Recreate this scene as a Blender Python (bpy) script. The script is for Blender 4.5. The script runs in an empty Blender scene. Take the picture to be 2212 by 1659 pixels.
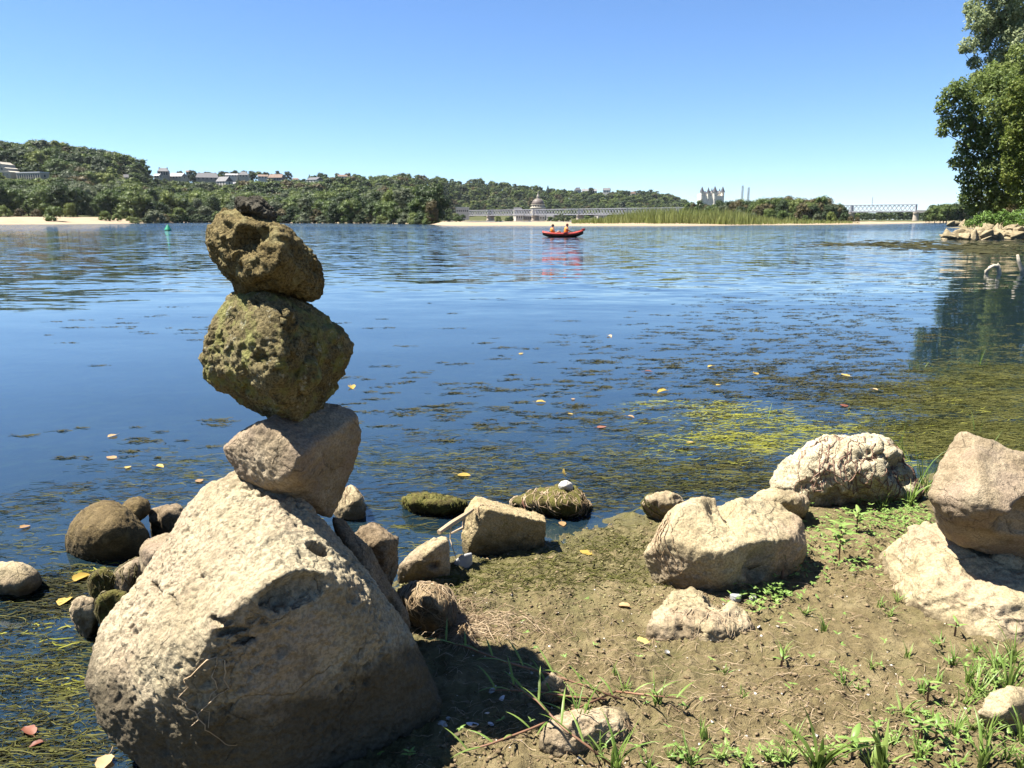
import bpy, bmesh, math, random
import numpy as np
from mathutils import Vector, Matrix

# ------------------------------------------------------------------ camera
CAM_H = 1.45
PITCH = math.radians(11.68)
FPX = 1720.0                      # focal length in units of a 2212 x 1659 view
scene = bpy.context.scene
col = scene.collection
cam_d = bpy.data.cameras.new("camera")
cam_d.sensor_width = 36.0
cam_d.lens = 36.0 * FPX / 2212.0
cam_d.clip_start = 0.05
cam_d.clip_end = 20000.0
cam = bpy.data.objects.new("camera", cam_d)
cam.location = (0, 0, CAM_H)
cam.rotation_euler = (math.pi / 2 - PITCH, 0, 0)
col.objects.link(cam)
scene.camera = cam

# ------------------------------------------------------------------ sky, sun, exposure
SUN = Vector((-0.475, 0.03, 0.88)).normalized()
world = bpy.data.worlds.new("World")
scene.world = world
world.use_nodes = True
wn = world.node_tree.nodes
wl = world.node_tree.links
for n in list(wn):
    wn.remove(n)
sky = wn.new("ShaderNodeTexSky")
sky.sky_type = 'NISHITA'
sky.sun_disc = False
sky.sun_elevation = math.asin(SUN.z)
sky.sun_rotation = math.atan2(SUN.x, SUN.y)
sky.altitude = 0.0
sky.air_density = 0.8
sky.dust_density = 0.0
sky.ozone_density = 10.0
bg = wn.new("ShaderNodeBackground")
bg.inputs["Strength"].default_value = 0.051
wo = wn.new("ShaderNodeOutputWorld")
wl.new(sky.outputs[0], bg.inputs[0])
wl.new(bg.outputs[0], wo.inputs[0])

sun_d = bpy.data.lights.new("sun", 'SUN')
sun_d.energy = 5.0
sun_d.angle = math.radians(0.55)
sun_d.color = (1.0, 0.95, 0.86)
sun = bpy.data.objects.new("sun", sun_d)
sun.rotation_euler = (-SUN).to_track_quat('-Z', 'Y').to_euler()
sun.location = (-30, 3, 50)
col.objects.link(sun)

scene.view_settings.view_transform = 'Standard'
scene.view_settings.look = 'None'
scene.view_settings.exposure = 1.94
scene.view_settings.gamma = 1.0
scene.view_settings.use_curve_mapping = False
scene.cycles.use_denoising = True
scene.cycles.max_bounces = 8
scene.cycles.transparent_max_bounces = 12
scene.cycles.caustics_reflective = False
scene.cycles.caustics_refractive = False

# ------------------------------------------------------------------ helpers
CP, SP = math.cos(PITCH), math.sin(PITCH)

def ray(u, v):
    a = (u - 1106.0) / FPX
    b = (829.5 - v) / FPX
    return Vector((a, CP + b * SP, -SP + b * CP))

def at(u, v, Y):
    """world point seen at (u, v) that stands Y metres ahead"""
    d = ray(u, v)
    return Vector((0, 0, CAM_H)) + d * (Y / d.y)

def on(u, v, z=0.0):
    """world point seen at (u, v) at height z"""
    d = ray(u, v)
    return Vector((0, 0, CAM_H)) + d * ((z - CAM_H) / d.z)

def proj(p):
    """world point -> (u, v)"""
    x, y, z = p[0], p[1], p[2] - CAM_H
    dep = y * CP - z * SP
    up = y * SP + z * CP
    return 1106 + FPX * x / dep, 829.5 - FPX * up / dep

_rg = np.random.default_rng(7)
_G = _rg.normal(size=(256, 3))
_G /= np.linalg.norm(_G, axis=1)[:, None]

def _hash(x, y, z, s):
    h = (x * 73856093) ^ (y * 19349663) ^ (z * 83492791) ^ (s * 2654435)
    h &= 0x7fffffff
    h = ((h ^ (h >> 13)) * 1274126177) & 0x7fffffff
    return (h ^ (h >> 15))

def perlin(P, s=0):
    i = np.floor(P).astype(np.int64)
    f = P - i
    w = f * f * f * (f * (f * 6 - 15) + 10)
    out = np.zeros(len(P))
    for dx in (0, 1):
        wx = w[:, 0] if dx else 1 - w[:, 0]
        for dy in (0, 1):
            wy = w[:, 1] if dy else 1 - w[:, 1]
            for dz in (0, 1):
                wz = w[:, 2] if dz else 1 - w[:, 2]
                g = _G[_hash(i[:, 0] + dx, i[:, 1] + dy, i[:, 2] + dz, s) & 255]
                d = g[:, 0] * (f[:, 0] - dx) + g[:, 1] * (f[:, 1] - dy) + g[:, 2] * (f[:, 2] - dz)
                out += wx * wy * wz * d
    return out * 1.5

def fbm(P, s=0, oct=4, gain=0.5, lac=2.03):
    o = np.zeros(len(P)); a = 1.0
    for k in range(oct):
        o += a * perlin(P, s + k * 17)
        P = P * lac + 3.7
        a *= gain
    return o

def ridged(P, s=0, oct=4):
    o = np.zeros(len(P)); a = 1.0
    for k in range(oct):
        o += a * (1 - 2 * np.abs(perlin(P, s + k * 13)))
        P = P * 2.1 + 1.3
        a *= 0.5
    return o

def worley(P, s=0):
    i = np.floor(P).astype(np.int64)
    best = np.full(len(P), 9.0)
    for dx in (-1, 0, 1):
        for dy in (-1, 0, 1):
            for dz in (-1, 0, 1):
                c = i + np.array([dx, dy, dz])
                h = _hash(c[:, 0], c[:, 1], c[:, 2], s)
                q = np.stack([(h & 255), ((h >> 8) & 255), ((h >> 16) & 255)], 1) / 255.0
                best = np.minimum(best, ((c + q - P) ** 2).sum(1))
    return np.sqrt(best)

def sstep(a, b, x):
    t = np.clip((x - a) / (b - a), 0, 1)
    return t * t * (3 - 2 * t)

def mesh_np(name, V, F, mat=None, smooth=False, mi=None):
    V = np.asarray(V, dtype=np.float32).reshape(-1, 3)
    F = np.asarray(F, dtype=np.int32)
    k = F.shape[1]
    me = bpy.data.meshes.new(name)
    me.vertices.add(len(V)); me.vertices.foreach_set("co", V.ravel())
    me.loops.add(F.size); me.loops.foreach_set("vertex_index", F.ravel())
    me.polygons.add(len(F))
    me.polygons.foreach_set("loop_start", np.arange(len(F), dtype=np.int32) * k)
    me.polygons.foreach_set("loop_total", np.full(len(F), k, dtype=np.int32))
    if smooth:
        me.polygons.foreach_set("use_smooth", np.ones(len(F), dtype=bool))
    for m in (mat if isinstance(mat, (list, tuple)) else [mat]):
        if m:
            me.materials.append(m)
    if mi is not None:
        me.polygons.foreach_set("material_index", np.asarray(mi, dtype=np.int32))
    me.update(calc_edges=True)
    return me

def link(name, me, loc=(0, 0, 0), parent=None, rz=0.0, sc=None):
    o = bpy.data.objects.new(name, me)
    o.location = loc
    if rz: o.rotation_euler = (0, 0, rz)
    if sc is not None: o.scale = sc if hasattr(sc, '__len__') else (sc, sc, sc)
    o.parent = parent
    col.objects.link(o)
    return o

def tag(o, label=None, cat=None, group=None, kind=None):
    if label: o["label"] = label
    if cat: o["category"] = cat
    if group: o["group"] = group
    if kind: o["kind"] = kind
    return o

def thing(name, label, cat, loc=(0, 0, 0), rz=0.0, group=None, sc=None):
    return tag(link(name, None, loc, None, rz, sc), label, cat, group)

class MB:
    """collects polygons of any size"""
    def __init__(s): s.v = []; s.f = []; s.m = []
    def add(s, vs, fs, m=0):
        b = len(s.v); s.v += [tuple(p) for p in vs]
        s.f += [tuple(b + i for i in f) for f in fs]; s.m += [m] * len(fs)
    def box(s, a, b, m=0):
        x0, y0, z0 = a; x1, y1, z1 = b
        s.add([(x0,y0,z0),(x1,y0,z0),(x1,y1,z0),(x0,y1,z0),(x0,y0,z1),(x1,y0,z1),(x1,y1,z1),(x0,y1,z1)],
              [(0,3,2,1),(4,5,6,7),(0,1,5,4),(1,2,6,5),(2,3,7,6),(3,0,4,7)], m)
    def bar(s, p, q, w, h=None, m=0):
        p = Vector(p); q = Vector(q); d = (q - p).normalized()
        r = d.cross(Vector((0, 0, 1)))
        if r.length < 1e-4: r = Vector((1, 0, 0))
        r.normalize(); t = r.cross(d)
        h = h or w; r = r * w / 2; t = t * h / 2
        s.add([p-r-t, p+r-t, p+r+t, p-r+t, q-r-t, q+r-t, q+r+t, q-r+t],
              [(0,1,2,3),(7,6,5,4),(0,4,5,1),(1,5,6,2),(2,6,7,3),(3,7,4,0)], m)
    def tube(s, pts, rad, n=6, m=0):
        pts = [Vector(p) for p in pts]
        rad = rad if hasattr(rad, '__len__') else [rad] * len(pts)
        rings = []
        ref = Vector((0.31, 0.17, 0.93)).normalized()
        for i, p in enumerate(pts):
            d = (pts[min(i+1, len(pts)-1)] - pts[max(i-1, 0)]).normalized()
            a = d.cross(ref)
            if a.length < 1e-3: a = d.cross(Vector((1, 0, 0)))
            a.normalize(); b = d.cross(a)
            rings.append([p + (a*math.cos(t)+b*math.sin(t))*rad[i] for t in [2*math.pi*k/n for k in range(n)]])
        vs = [q for r in rings for q in r]; fs = []
        for i in range(len(pts)-1):
            for k in range(n):
                k2 = (k+1) % n
                fs.append((i*n+k, i*n+k2, (i+1)*n+k2, (i+1)*n+k))
        fs.append(tuple(range(n))[::-1]); fs.append(tuple((len(pts)-1)*n+k for k in range(n)))
        s.add(vs, fs, m)
    def lathe(s, prof, n=16, c=(0,0,0), m=0):
        vs = []; fs = []
        for r, z in prof:
            for k in range(n):
                t = 2*math.pi*k/n
                vs.append((c[0]+r*math.cos(t), c[1]+r*math.sin(t), c[2]+z))
        for i in range(len(prof)-1):
            for k in range(n):
                k2 = (k+1) % n
                fs.append((i*n+k, i*n+k2, (i+1)*n+k2, (i+1)*n+k))
        fs.append(tuple(range(n))[::-1]); fs.append(tuple((len(prof)-1)*n+k for k in range(n)))
        s.add(vs, fs, m)
    def mesh(s, name, mats, smooth=False):
        me = bpy.data.meshes.new(name)
        me.from_pydata(s.v, [], s.f)
        for m in (mats if isinstance(mats, (list, tuple)) else [mats]): me.materials.append(m)
        if any(s.m): me.polygons.foreach_set("material_index", s.m)
        if smooth: me.polygons.foreach_set("use_smooth", [True]*len(me.polygons))
        me.update()
        return me
    def build(s, name, mats, parent=None, loc=(0,0,0), smooth=False):
        return link(name, s.mesh(name, mats, smooth), loc, parent)

# ------------------------------------------------------------------ materials
ALB = 0.77      # all surface colours, against the chosen exposure
def al(c): return tuple(x * ALB for x in c)
class NT:
    def __init__(s, name):
        s.mat = bpy.data.materials.new(name); s.mat.use_nodes = True
        s.t = s.mat.node_tree
        for n in list(s.t.nodes): s.t.nodes.remove(n)
        s.out = s.t.nodes.new("ShaderNodeOutputMaterial")
        s._co = None
    def n(s, typ, ins=None, **props):
        nd = s.t.nodes.new(typ)
        for k, v in props.items(): setattr(nd, k, v)
        for k, v in (ins or {}).items(): s.set(nd.inputs[k], v)
        return nd
    def set(s, sock, v):
        if isinstance(v, bpy.types.NodeSocket): s.t.links.new(v, sock)
        elif isinstance(v, bpy.types.Node): s.t.links.new(v.outputs[0], sock)
        else:
            if hasattr(v, '__len__') and len(v) == 3 and sock.type == 'RGBA': v = (*v, 1)
            sock.default_value = v
    def co(s):
        if s._co is None: s._co = s.n("ShaderNodeTexCoord").outputs["Object"]
        return s._co
    def pos(s): return s.n("ShaderNodeNewGeometry").outputs["Position"]
    def scaled(s, vec, sc, loc=(0, 0, 0)):
        return s.n("ShaderNodeMapping", {"Vector": vec, "Scale": sc, "Location": loc}).outputs[0]
    def noise(s, sc, det=5, rough=0.55, vec=None, dist=0.0):
        nd = s.n("ShaderNodeTexNoise", {"Vector": vec if vec is not None else s.co(), "Scale": sc, "Detail": det, "Roughness": rough, "Distortion": dist})
        return nd.outputs["Fac"]
    def voro(s, sc, feat='F1', vec=None):
        nd = s.n("ShaderNodeTexVoronoi", {"Vector": vec if vec is not None else s.co(), "Scale": sc}, feature=feat)
        return nd.outputs["Distance"]
    def mr(s, v, a, b, c=0.0, d=1.0, smooth=True):
        nd = s.n("ShaderNodeMapRange", {"Value": v, "From Min": a, "From Max": b, "To Min": c, "To Max": d})
        nd.interpolation_type = 'SMOOTHSTEP' if smooth else 'LINEAR'
        return nd.outputs[0]
    def m(s, op, a, b=0.0, clamp=False):
        nd = s.n("ShaderNodeMath", {0: a, 1: b}, operation=op, use_clamp=clamp)
        return nd.outputs[0]
    def mix(s, f, a, b, mode='MIX'):
        nd = s.n("ShaderNodeMix", data_type='RGBA', blend_type=mode)
        s.set(nd.inputs[0], f); s.set(nd.inputs[6], a); s.set(nd.inputs[7], b)
        return nd.outputs[2]
    def ramp(s, f, stops):
        nd = s.n("ShaderNodeValToRGB", {0: f}); cr = nd.color_ramp
        while len(cr.elements) < len(stops): cr.elements.new(0.5)
        for e, (p, c) in zip(cr.elements, stops): e.position = p; e.color = (*al(c), 1)
        return nd.outputs[0]
    def bump(s, h, strength=0.5, dist=0.01, nrm=None):
        i = {"Height": h, "Strength": strength, "Distance": dist}
        if nrm is not None: i["Normal"] = nrm
        return s.n("ShaderNodeBump", i).outputs[0]
    def pbr(s, colr, rough=0.8, nrm=None, spec=0.3, **kw):
        i = {"Base Color": colr, "Roughness": rough, "Specular IOR Level": spec}
        i.update(kw)
        if nrm is not None: i["Normal"] = nrm
        b = s.n("ShaderNodeBsdfPrincipled", i)
        s.t.links.new(b.outputs[0], s.out.inputs[0])
        return b
    def surf(s, sh): s.t.links.new(sh if isinstance(sh, bpy.types.NodeSocket) else sh.outputs[0], s.out.inputs[0])

def plain(name, c, rough=0.7, var=0.18, sc=3.0, spec=0.3):
    t = NT(name)
    f = t.noise(sc, 6)
    c2 = tuple(min(1, x * (1 + var)) for x in c); c1 = tuple(x * (1 - var) for x in c)
    t.pbr(t.ramp(f, [(0.3, c1), (0.7, c2)]), rough, None, spec)
    return t.mat

def rock_mat(name, c_dark, c_mid, c_light, pink=None, pink_amt=0.5, moss=None, moss_amt=0.0, moss2=None,
             mud=None, mud_shade_z=0.0, speck=0.5, bump=0.7, sc=1.0, crust=None, vein_amt=0.42):
    warm = lambda c: (c[0], c[1] * .965, c[2] * .84)
    c_dark, c_mid, c_light = warm(c_dark), warm(c_mid), warm(c_light)
    t = NT(name)
    co = t.co()
    base = t.noise(4.5 * sc, 9, 0.62)
    c = t.ramp(base, [(0.28, c_dark), (0.47, c_mid), (0.68, c_light)])
    if pink:
        c = t.mix(t.m('MULTIPLY', t.mr(t.noise(3.1 * sc, 5, 0.6, t.scaled(co, (1, 1, 1), (5, 2, 9))), 0.46, 0.62), pink_amt), c, al(pink))
    # weathered grey-brown patches and hairline cracks
    pt = t.mr(t.noise(9 * sc, 8, 0.72, t.scaled(co, (1, 1, 1), (2, 6, 1))), 0.54, 0.66)
    c = t.mix(t.m('MULTIPLY', pt, 0.42), c, tuple(x * .5 for x in al(c_dark)))
    wv = t.n("ShaderNodeVectorMath", {0: co, 1: t.n("ShaderNodeVectorMath", {0: t.n("ShaderNodeTexNoise", {"Vector": co, "Scale": 7.0 * sc, "Detail": 5.0}).outputs["Color"], 1: (.16 / sc, .16 / sc, .16 / sc)}, operation='MULTIPLY').outputs[0]}, operation='ADD').outputs[0]
    vein = t.m('MULTIPLY', t.mr(t.voro(3.6 * sc, 'DISTANCE_TO_EDGE', wv), 0.016, 0.0), t.mr(t.noise(4 * sc, 3, 0.5, t.scaled(co, (1, 1, 1), (3, 3, 8))), 0.47, 0.58))
    vein = t.m('MULTIPLY', vein, vein_amt)
    c = t.mix(vein, c, tuple(x * .25 for x in al(c_dark)))
    fine = t.noise(85 * sc, 4, 0.7)
    c = t.mix(t.m('MULTIPLY', t.mr(fine, 0.60, 0.38), speck), c, tuple(x * .3 for x in c_dark))
    if moss:
        geo = t.n("ShaderNodeNewGeometry")
        patch = t.noise(7 * sc, 7, 0.68, t.scaled(co, (1, 1, 1), (1, 7, 3)))
        mk = t.mr(patch, 0.60 - 0.25 * moss_amt, 0.70 - 0.2 * moss_amt)
        mc = t.ramp(t.noise(30 * sc, 5, 0.7), [(0.3, moss), (0.72, moss2 or tuple(x * 1.7 for x in moss))])
        c = t.mix(t.m('MULTIPLY', mk, 0.85), c, mc)
    if crust:
        k = t.mr(t.noise(16 * sc, 6, 0.75, t.scaled(co, (1, 1, 1), (8, 3, 4))), 0.57, 0.66)
        c = t.mix(t.m('MULTIPLY', k, 0.75), c, al(crust))
    if mud:  # mud stain near the ground; the great boulder's also carries painted shade
        z = t.n("ShaderNodeSeparateXYZ", {0: t.pos()}).outputs[2]
        zz = t.m('ADD', z, t.m('MULTIPLY', t.m('SUBTRACT', t.noise(6, 6, 0.65), 0.5), 0.34))
        c = t.mix(t.m('MULTIPLY', t.mr(zz, mud_shade_z + 0.07, mud_shade_z - 0.05), 0.8), c, al(mud))
    h1 = t.noise(60 * sc, 8, 0.68)
    h2 = t.mr(t.voro(70 * sc), 0.0, 0.35)
    nb = t.bump(h1, bump, 0.012)
    nb = t.bump(h2, bump * 0.45, 0.006, nb)
    nb = t.bump(t.m('SUBTRACT', 1.0, vein), bump, 0.012, nb)
    t.pbr(c, 0.92, nb, 0.15)
    return t.mat

def leaf_mat(name, stops, rough=0.55, trans=0.33, var=0.5, sc=0.25, spec=0.25):
    """foliage colour varies from leaf to leaf, clump to clump and tree to tree"""
    t = NT(name)
    f = t.noise(sc, 4, 0.6, t.pos())
    oi = t.n("ShaderNodeObjectInfo").outputs["Random"]
    rnd = t.n("ShaderNodeNewGeometry").outputs["Random Per Island"]
    f = t.m('ADD', t.m('MULTIPLY', f, 0.75), t.m('ADD', t.m('MULTIPLY', oi, 0.28), t.m('MULTIPLY', rnd, var * 0.35)))
    c = t.ramp(f, stops)
    b = t.n("ShaderNodeBsdfPrincipled", {"Base Color": c, "Roughness": rough, "Specular IOR Level": spec})
    tr = t.n("ShaderNodeBsdfTranslucent", {"Color": t.mix(0.5, c, (0.35, 0.42, 0.05), 'MULTIPLY') if False else c})
    t.surf(t.n("ShaderNodeMixShader", {0: trans, 1: b.outputs[0], 2: tr.outputs[0]}))
    return t.mat

M = {}

# ------------------------------------------------------------------ shoreline of the near bank (land polygon, metres)
_sh = [on(u, v, 0.0) for u, v in [(250, 1730), (480, 1580), (720, 1420), (850, 1268), (940, 1212), (1050, 1180), (1180, 1160), (1300, 1128), (1400, 1106),
                                  (1560, 1084), (1700, 1064), (1830, 1056), (1960, 1038), (2060, 1015), (2212, 985)]]
LAND = [(-300, -300), (-60, -60), (-9, -9), (-2.4, -1.2), (-1.05, 1.1)] + [(p.x, p.y) for p in _sh] + \
       [(6.8, 5.2), (13, 8.0), (24, 19), (38, 38), (45, 51), (41.5, 58.6), (36.5, 60.4), (32.6, 61.2), (32.9, 63.2), (38, 67), (48, 82), (66, 112), (77, 138), (75.5, 144), (84, 152), (128, 215), (205, 345), (400, 560),
        (3000, 900), (3000, -300)]
LAND = np.array(LAND, dtype=float)

def shore_sd(x, y):
    """signed distance to the near shoreline, > 0 on land"""
    x = np.asarray(x, float); y = np.asarray(y, float)
    best = np.full(x.shape, 1e9); ins = np.zeros(x.shape, bool)
    n = len(LAND)
    for i in range(n):
        ax, ay = LAND[i]; bx, by = LAND[(i + 1) % n]
        ex, ey = bx - ax, by - ay
        t = np.clip(((x - ax) * ex + (y - ay) * ey) / (ex * ex + ey * ey), 0, 1)
        best = np.minimum(best, np.hypot(x - ax - t * ex, y - ay - t * ey))
        c = ((ay > y) != (by > y))
        with np.errstate(divide='ignore', invalid='ignore'):
            xi = ax + (y - ay) / (by - ay if by != ay else 1e-9) * ex
        ins ^= c & (x < xi)
    return np.where(ins, best, -best)

def ground_z(x, y, detail=True):
    x = np.atleast_1d(np.asarray(x, float)); y = np.atleast_1d(np.asarray(y, float))
    P = np.stack([x, y, np.zeros_like(x)], 1)
    near = sstep(14, 7, np.hypot(x, y))
    s = shore_sd(x, y)
    s = s + near * 0.09 * fbm(P * 2.2, 3, 3)
    far = sstep(15, 45, y)
    land = 0.045 * (1 - np.exp(-np.maximum(s, 0) / 0.55)) + 0.006 * np.clip(s, 0, 8) + far * 1.1 * sstep(1.0, 8.0, s)
    wat = -0.012 - 1.5 * (1 - np.exp(-np.maximum(-s, 0) * 0.10 / 1.5))
    z = np.where(s > 0, land, wat)
    if detail:
        lump = fbm(P * 5.0, 11, 3) * 0.018 + fbm(P * 19.0, 31, 3) * 0.013
        crumb = np.abs(perlin(P * 52.0, 71)) * 0.020 + perlin(P * 105.0, 5) * 0.005
        patch = sstep(-0.25, 0.25, perlin(P * 1.7, 90))
        z = z + near * (lump + crumb * (0.35 + 0.65 * patch)) * sstep(-1.2, 0.15, s)
    return z


def spaced(segs):
    out = []
    for a, b, n in segs: out += list(np.linspace(a, b, n, endpoint=False))
    return np.array(out + [segs[-1][1]])

_xs = spaced([(-6000, -600, 8), (-600, -60, 12), (-60, -8, 18), (-8, -1.5, 60), (-1.5, 2.35, 460), (2.35, 7, 90), (7, 30, 50), (30, 62, 64), (62, 200, 30), (200, 1000, 10), (1000, 6000, 6)])
_ys = spaced([(-300, -20, 8), (-20, 0.6, 40), (0.6, 1.6, 40), (1.6, 3.6, 270), (3.6, 8, 170), (8, 30, 50), (30, 120, 90), (120, 500, 30), (500, 7000, 16)])
_X, _Y = np.meshgrid(_xs, _ys)
_Z = ground_z(_X.ravel(), _Y.ravel())
_nx, _ny = len(_xs), len(_ys)
_id = np.arange(_nx * _ny).reshape(_ny, _nx)
_F = np.stack([_id[:-1, :-1].ravel(), _id[:-1, 1:].ravel(), _id[1:, 1:].ravel(), _id[1:, :-1].ravel()], 1)

_xl, _yl, _Zg = _xs.tolist(), _ys.tolist(), _Z.reshape(_ny, _nx)
import bisect
def gz(x, y):
    """height of the ground sheet at (x, y)"""
    i = min(max(bisect.bisect_right(_xl, x) - 1, 0), _nx0 - 2); j = min(max(bisect.bisect_right(_yl, y) - 1, 0), _ny0 - 2)
    a = (x - _xl[i]) / (_xl[i+1] - _xl[i]); b = (y - _yl[j]) / (_yl[j+1] - _yl[j])
    return float((_Zg[j, i] * (1 - a) + _Zg[j, i+1] * a) * (1 - b) + (_Zg[j+1, i] * (1 - a) + _Zg[j+1, i+1] * a) * b)
_nx0, _ny0 = _nx, _ny

def mud_material():
    t = NT("river_mud")
    p = t.pos()
    big = t.noise(1.6, 6, 0.6, p)
    mid = t.noise(11, 7, 0.62, p)
    fine = t.noise(70, 6, 0.7, p)
    c = t.ramp(mid, [(0.3, (0.110, 0.082, 0.036)), (0.5, (0.185, 0.144, 0.068)), (0.7, (0.258, 0.206, 0.108))])
    c = t.mix(t.m('MULTIPLY', t.mr(fine, 0.50, 0.33), 0.5), c, al((0.065, 0.045, 0.022)))
    # olive algae film where the mud lies lowest, near the water
    z = t.n("ShaderNodeSeparateXYZ", {0: p}).outputs[2]
    zz = t.m('ADD', z, t.m('MULTIPLY', t.m('SUBTRACT', big, 0.5), 0.09))
    zz = t.m('ADD', zz, t.m('MULTIPLY', t.m('SUBTRACT', mid, 0.5), 0.06))
    ol = t.ramp(t.noise(24, 6, 0.7, p), [(0.3, (0.040, 0.036, 0.012)), (0.55, (0.110, 0.102, 0.030)), (0.75, (0.170, 0.160, 0.052))])
    wetm = t.mr(zz, 0.052, 0.018)
    c = t.mix(t.m('MULTIPLY', wetm, 0.7), c, ol)
    patch = t.m('MULTIPLY', t.mr(t.noise(5.5, 5, 0.6, t.scaled(p, (1, 1, 1), (4, 4, 1))), 0.52, 0.66), 0.55)
    c = t.mix(patch, c, al((0.150, 0.128, 0.052)))
    # the bed below the surface: dark silt with weed
    bed = t.ramp(t.noise(5, 7, 0.65, p), [(0.34, (0.016, 0.020, 0.018)), (0.5, (0.040, 0.043, 0.022)), (0.66, (0.085, 0.095, 0.026))])
    c = t.mix(t.mr(z, -0.012, -0.045), c, bed)
    # meadow on the higher bank
    grs = t.ramp(t.noise(0.8, 6, 0.6, p), [(0.3, (0.045, 0.065, 0.018)), (0.7, (0.12, 0.12, 0.045))])
    c = t.mix(t.mr(z, 0.6, 1.4), c, grs)
    rough = t.mr(zz, 0.005, 0.05, 0.45, 0.95)
    nb = t.bump(fine, 1.0, 0.014)
    nb = t.bump(t.noise(190, 3, 0.6, p), 0.7, 0.005, nb)
    t.pbr(c, rough, nb, 0.25)
    return t.mat
M['mud'] = mud_material()
ground = link("ground", mesh_np("ground", np.stack([_X.ravel(), _Y.ravel(), _Z], 1), _F, M['mud'], True))
tag(ground, "brown muddy river bank sloping into the weedy shallows", kind="structure")

# ------------------------------------------------------------------ river
def water_material():
    t = NT("river_water")
    p = t.pos()
    xyz = t.n("ShaderNodeSeparateXYZ", {0: p})
    y = xyz.outputs[1]
    wob = t.m('ADD', y, t.m('MULTIPLY', t.m('SUBTRACT', t.noise(0.02, 3, 0.5, p), 0.5), 30.0))
    # wind: the sheltered near water lies calm, the open river is rippled, gusts ruffle the far reach
    rip = t.m('MULTIPLY', t.mr(wob, 6.0, 26.0), t.mr(t.noise(0.03, 3, 0.5, t.scaled(p, (0.35, 1, 1))), 0.30, 0.55, 0.55, 1.0))
    gust = t.mr(wob, 92.0, 122.0)
    def slope(sc, stretch, ax, ay, amp, det=2, rough=0.5, loc=(0, 0, 0)):
        """wavelets as surface slopes: crests run across the river, so they tilt mostly along y"""
        nd = t.n("ShaderNodeTexNoise", {"Vector": t.scaled(p, (stretch, 1, 1), loc), "Scale": sc, "Detail": det, "Roughness": rough})
        v = t.n("ShaderNodeVectorMath", {0: nd.outputs["Color"], 1: (0.5, 0.5, 0.5)}, operation='SUBTRACT').outputs[0]
        v = t.n("ShaderNodeVectorMath", {0: v, 1: (ax, ay, 0)}, operation='MULTIPLY').outputs[0]
        nd = t.n("ShaderNodeVectorMath", operation='SCALE'); t.set(nd.inputs[0], v); t.set(nd.inputs[3], amp)
        return nd.outputs[0]
    vs = [slope(0.8, 0.28, 0.012, 0.034, 1.0, 1, 0.4, (3, 1, 0)), slope(5.0, 0.35, 0.008, 0.018, 1.0, 2, 0.45, (1, 7, 0)),
          slope(3.4, 0.40, 0.13, 0.44, rip, 3, 0.55), slope(1.0, 0.42, 0.06, 0.17, rip, 2, 0.5, (5, 5, 0)), slope(3.0, 0.6, 1.0, 2.2, gust, 3, 0.6, (2, 9, 0))]
    acc = (0.0, 0.0, 1.0)
    for v in vs: acc = t.n("ShaderNodeVectorMath", {0: acc, 1: v}, operation='ADD').outputs[0]
    nb = t.n("ShaderNodeVectorMath", {0: acc}, operation='NORMALIZE').outputs[0]
    fr = t.n("ShaderNodeFresnel", {"IOR": 1.7, "Normal": nb}).outputs[0]
    gl = t.n("ShaderNodeBsdfGlossy", {"Color": (1, 1, 1), "Roughness": 0.035, "Normal": nb})
    tr = t.n("ShaderNodeBsdfTransparent", {"Color": (0.72, 0.84, 0.80)})
    di = t.n("ShaderNodeBsdfDiffuse", {"Color": (0.0100, 0.025, 0.040), "Normal": nb})
    body = t.n("ShaderNodeMixShader", {0: 0.5, 1: tr.outputs[0], 2: di.outputs[0]})
    t.surf(t.n("ShaderNodeMixShader", {0: fr, 1: body.outputs[0], 2: gl.outputs[0]}))
    return t.mat
M['water'] = water_material()
_b = MB()
_b.add([(-6000, -300, 0), (6000, -300, 0), (6000, 7000, 0), (-6000, 7000, 0)], [(0, 1, 2, 3)])
river = _b.build("river_water", M['water'])
tag(river, "wide blue river reflecting the sky", kind="structure")

# ------------------------------------------------------------------ far bank, hills and sandbanks
KU = FPX / CP
def far_x(u, Y): return (u - 1106.0) / KU * Y
_su = [-900, -300, 0, 130, 250, 330, 450, 600, 800, 930, 960, 1000, 1300, 1475, 1650, 1834, 1920, 2000, 2070, 2200, 3200]
_sv = [488, 486.5, 485.2, 484.6, 483.6, 481.6, 481.0, 482.2, 482.5, 484.6, 487.4, 488.2, 488.3, 488.0, 486.6, 485.0, 483.5, 481.8, 480.4, 479.6, 479.6]
def shore_Y(u):
    v = np.interp(u, _su, _sv)
    return np.array([on(float(a), float(b), 0.0).y for a, b in zip(np.atleast_1d(u), np.atleast_1d(v))])
# crest of the wooded hills: (u, v of the tree tops, distance)
CREST = np.array([(-900, 300, 640), (-300, 306, 630), (0, 312, 620), (60, 317, 620), (120, 311, 620), (200, 327, 640), (260, 333, 650), (308, 347, 660), (332, 374, 700), (400, 384, 780), (520, 382, 800),
                  (640, 384, 820), (720, 378, 830), (800, 386, 850), (900, 378, 940), (960, 381, 1080), (992, 390, 1130), (1035, 384, 1150), (1085, 391, 1160), (1140, 399, 1170), (1230, 410, 1200),
                  (1300, 412, 1220), (1360, 406, 1250), (1410, 412, 1280), (1455, 422, 1320), (1490, 436, 1380), (1560, 441, 1480), (1640, 456, 1500), (1800, 466, 1500), (2200, 468, 1500), (3200, 468, 1500)], float)
CZ = np.array([at(u, v, Y).z - 8.0 for u, v, Y in CREST])
def ground_Y(u, v):
    """distance at which the far terrain is seen at (u, v)"""
    for Y in np.arange(300, 1400, 6.0):
        if proj((far_x(u, Y), Y, float(far_z(u, Y)[0])))[1] <= v: return float(Y)
    return None
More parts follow.
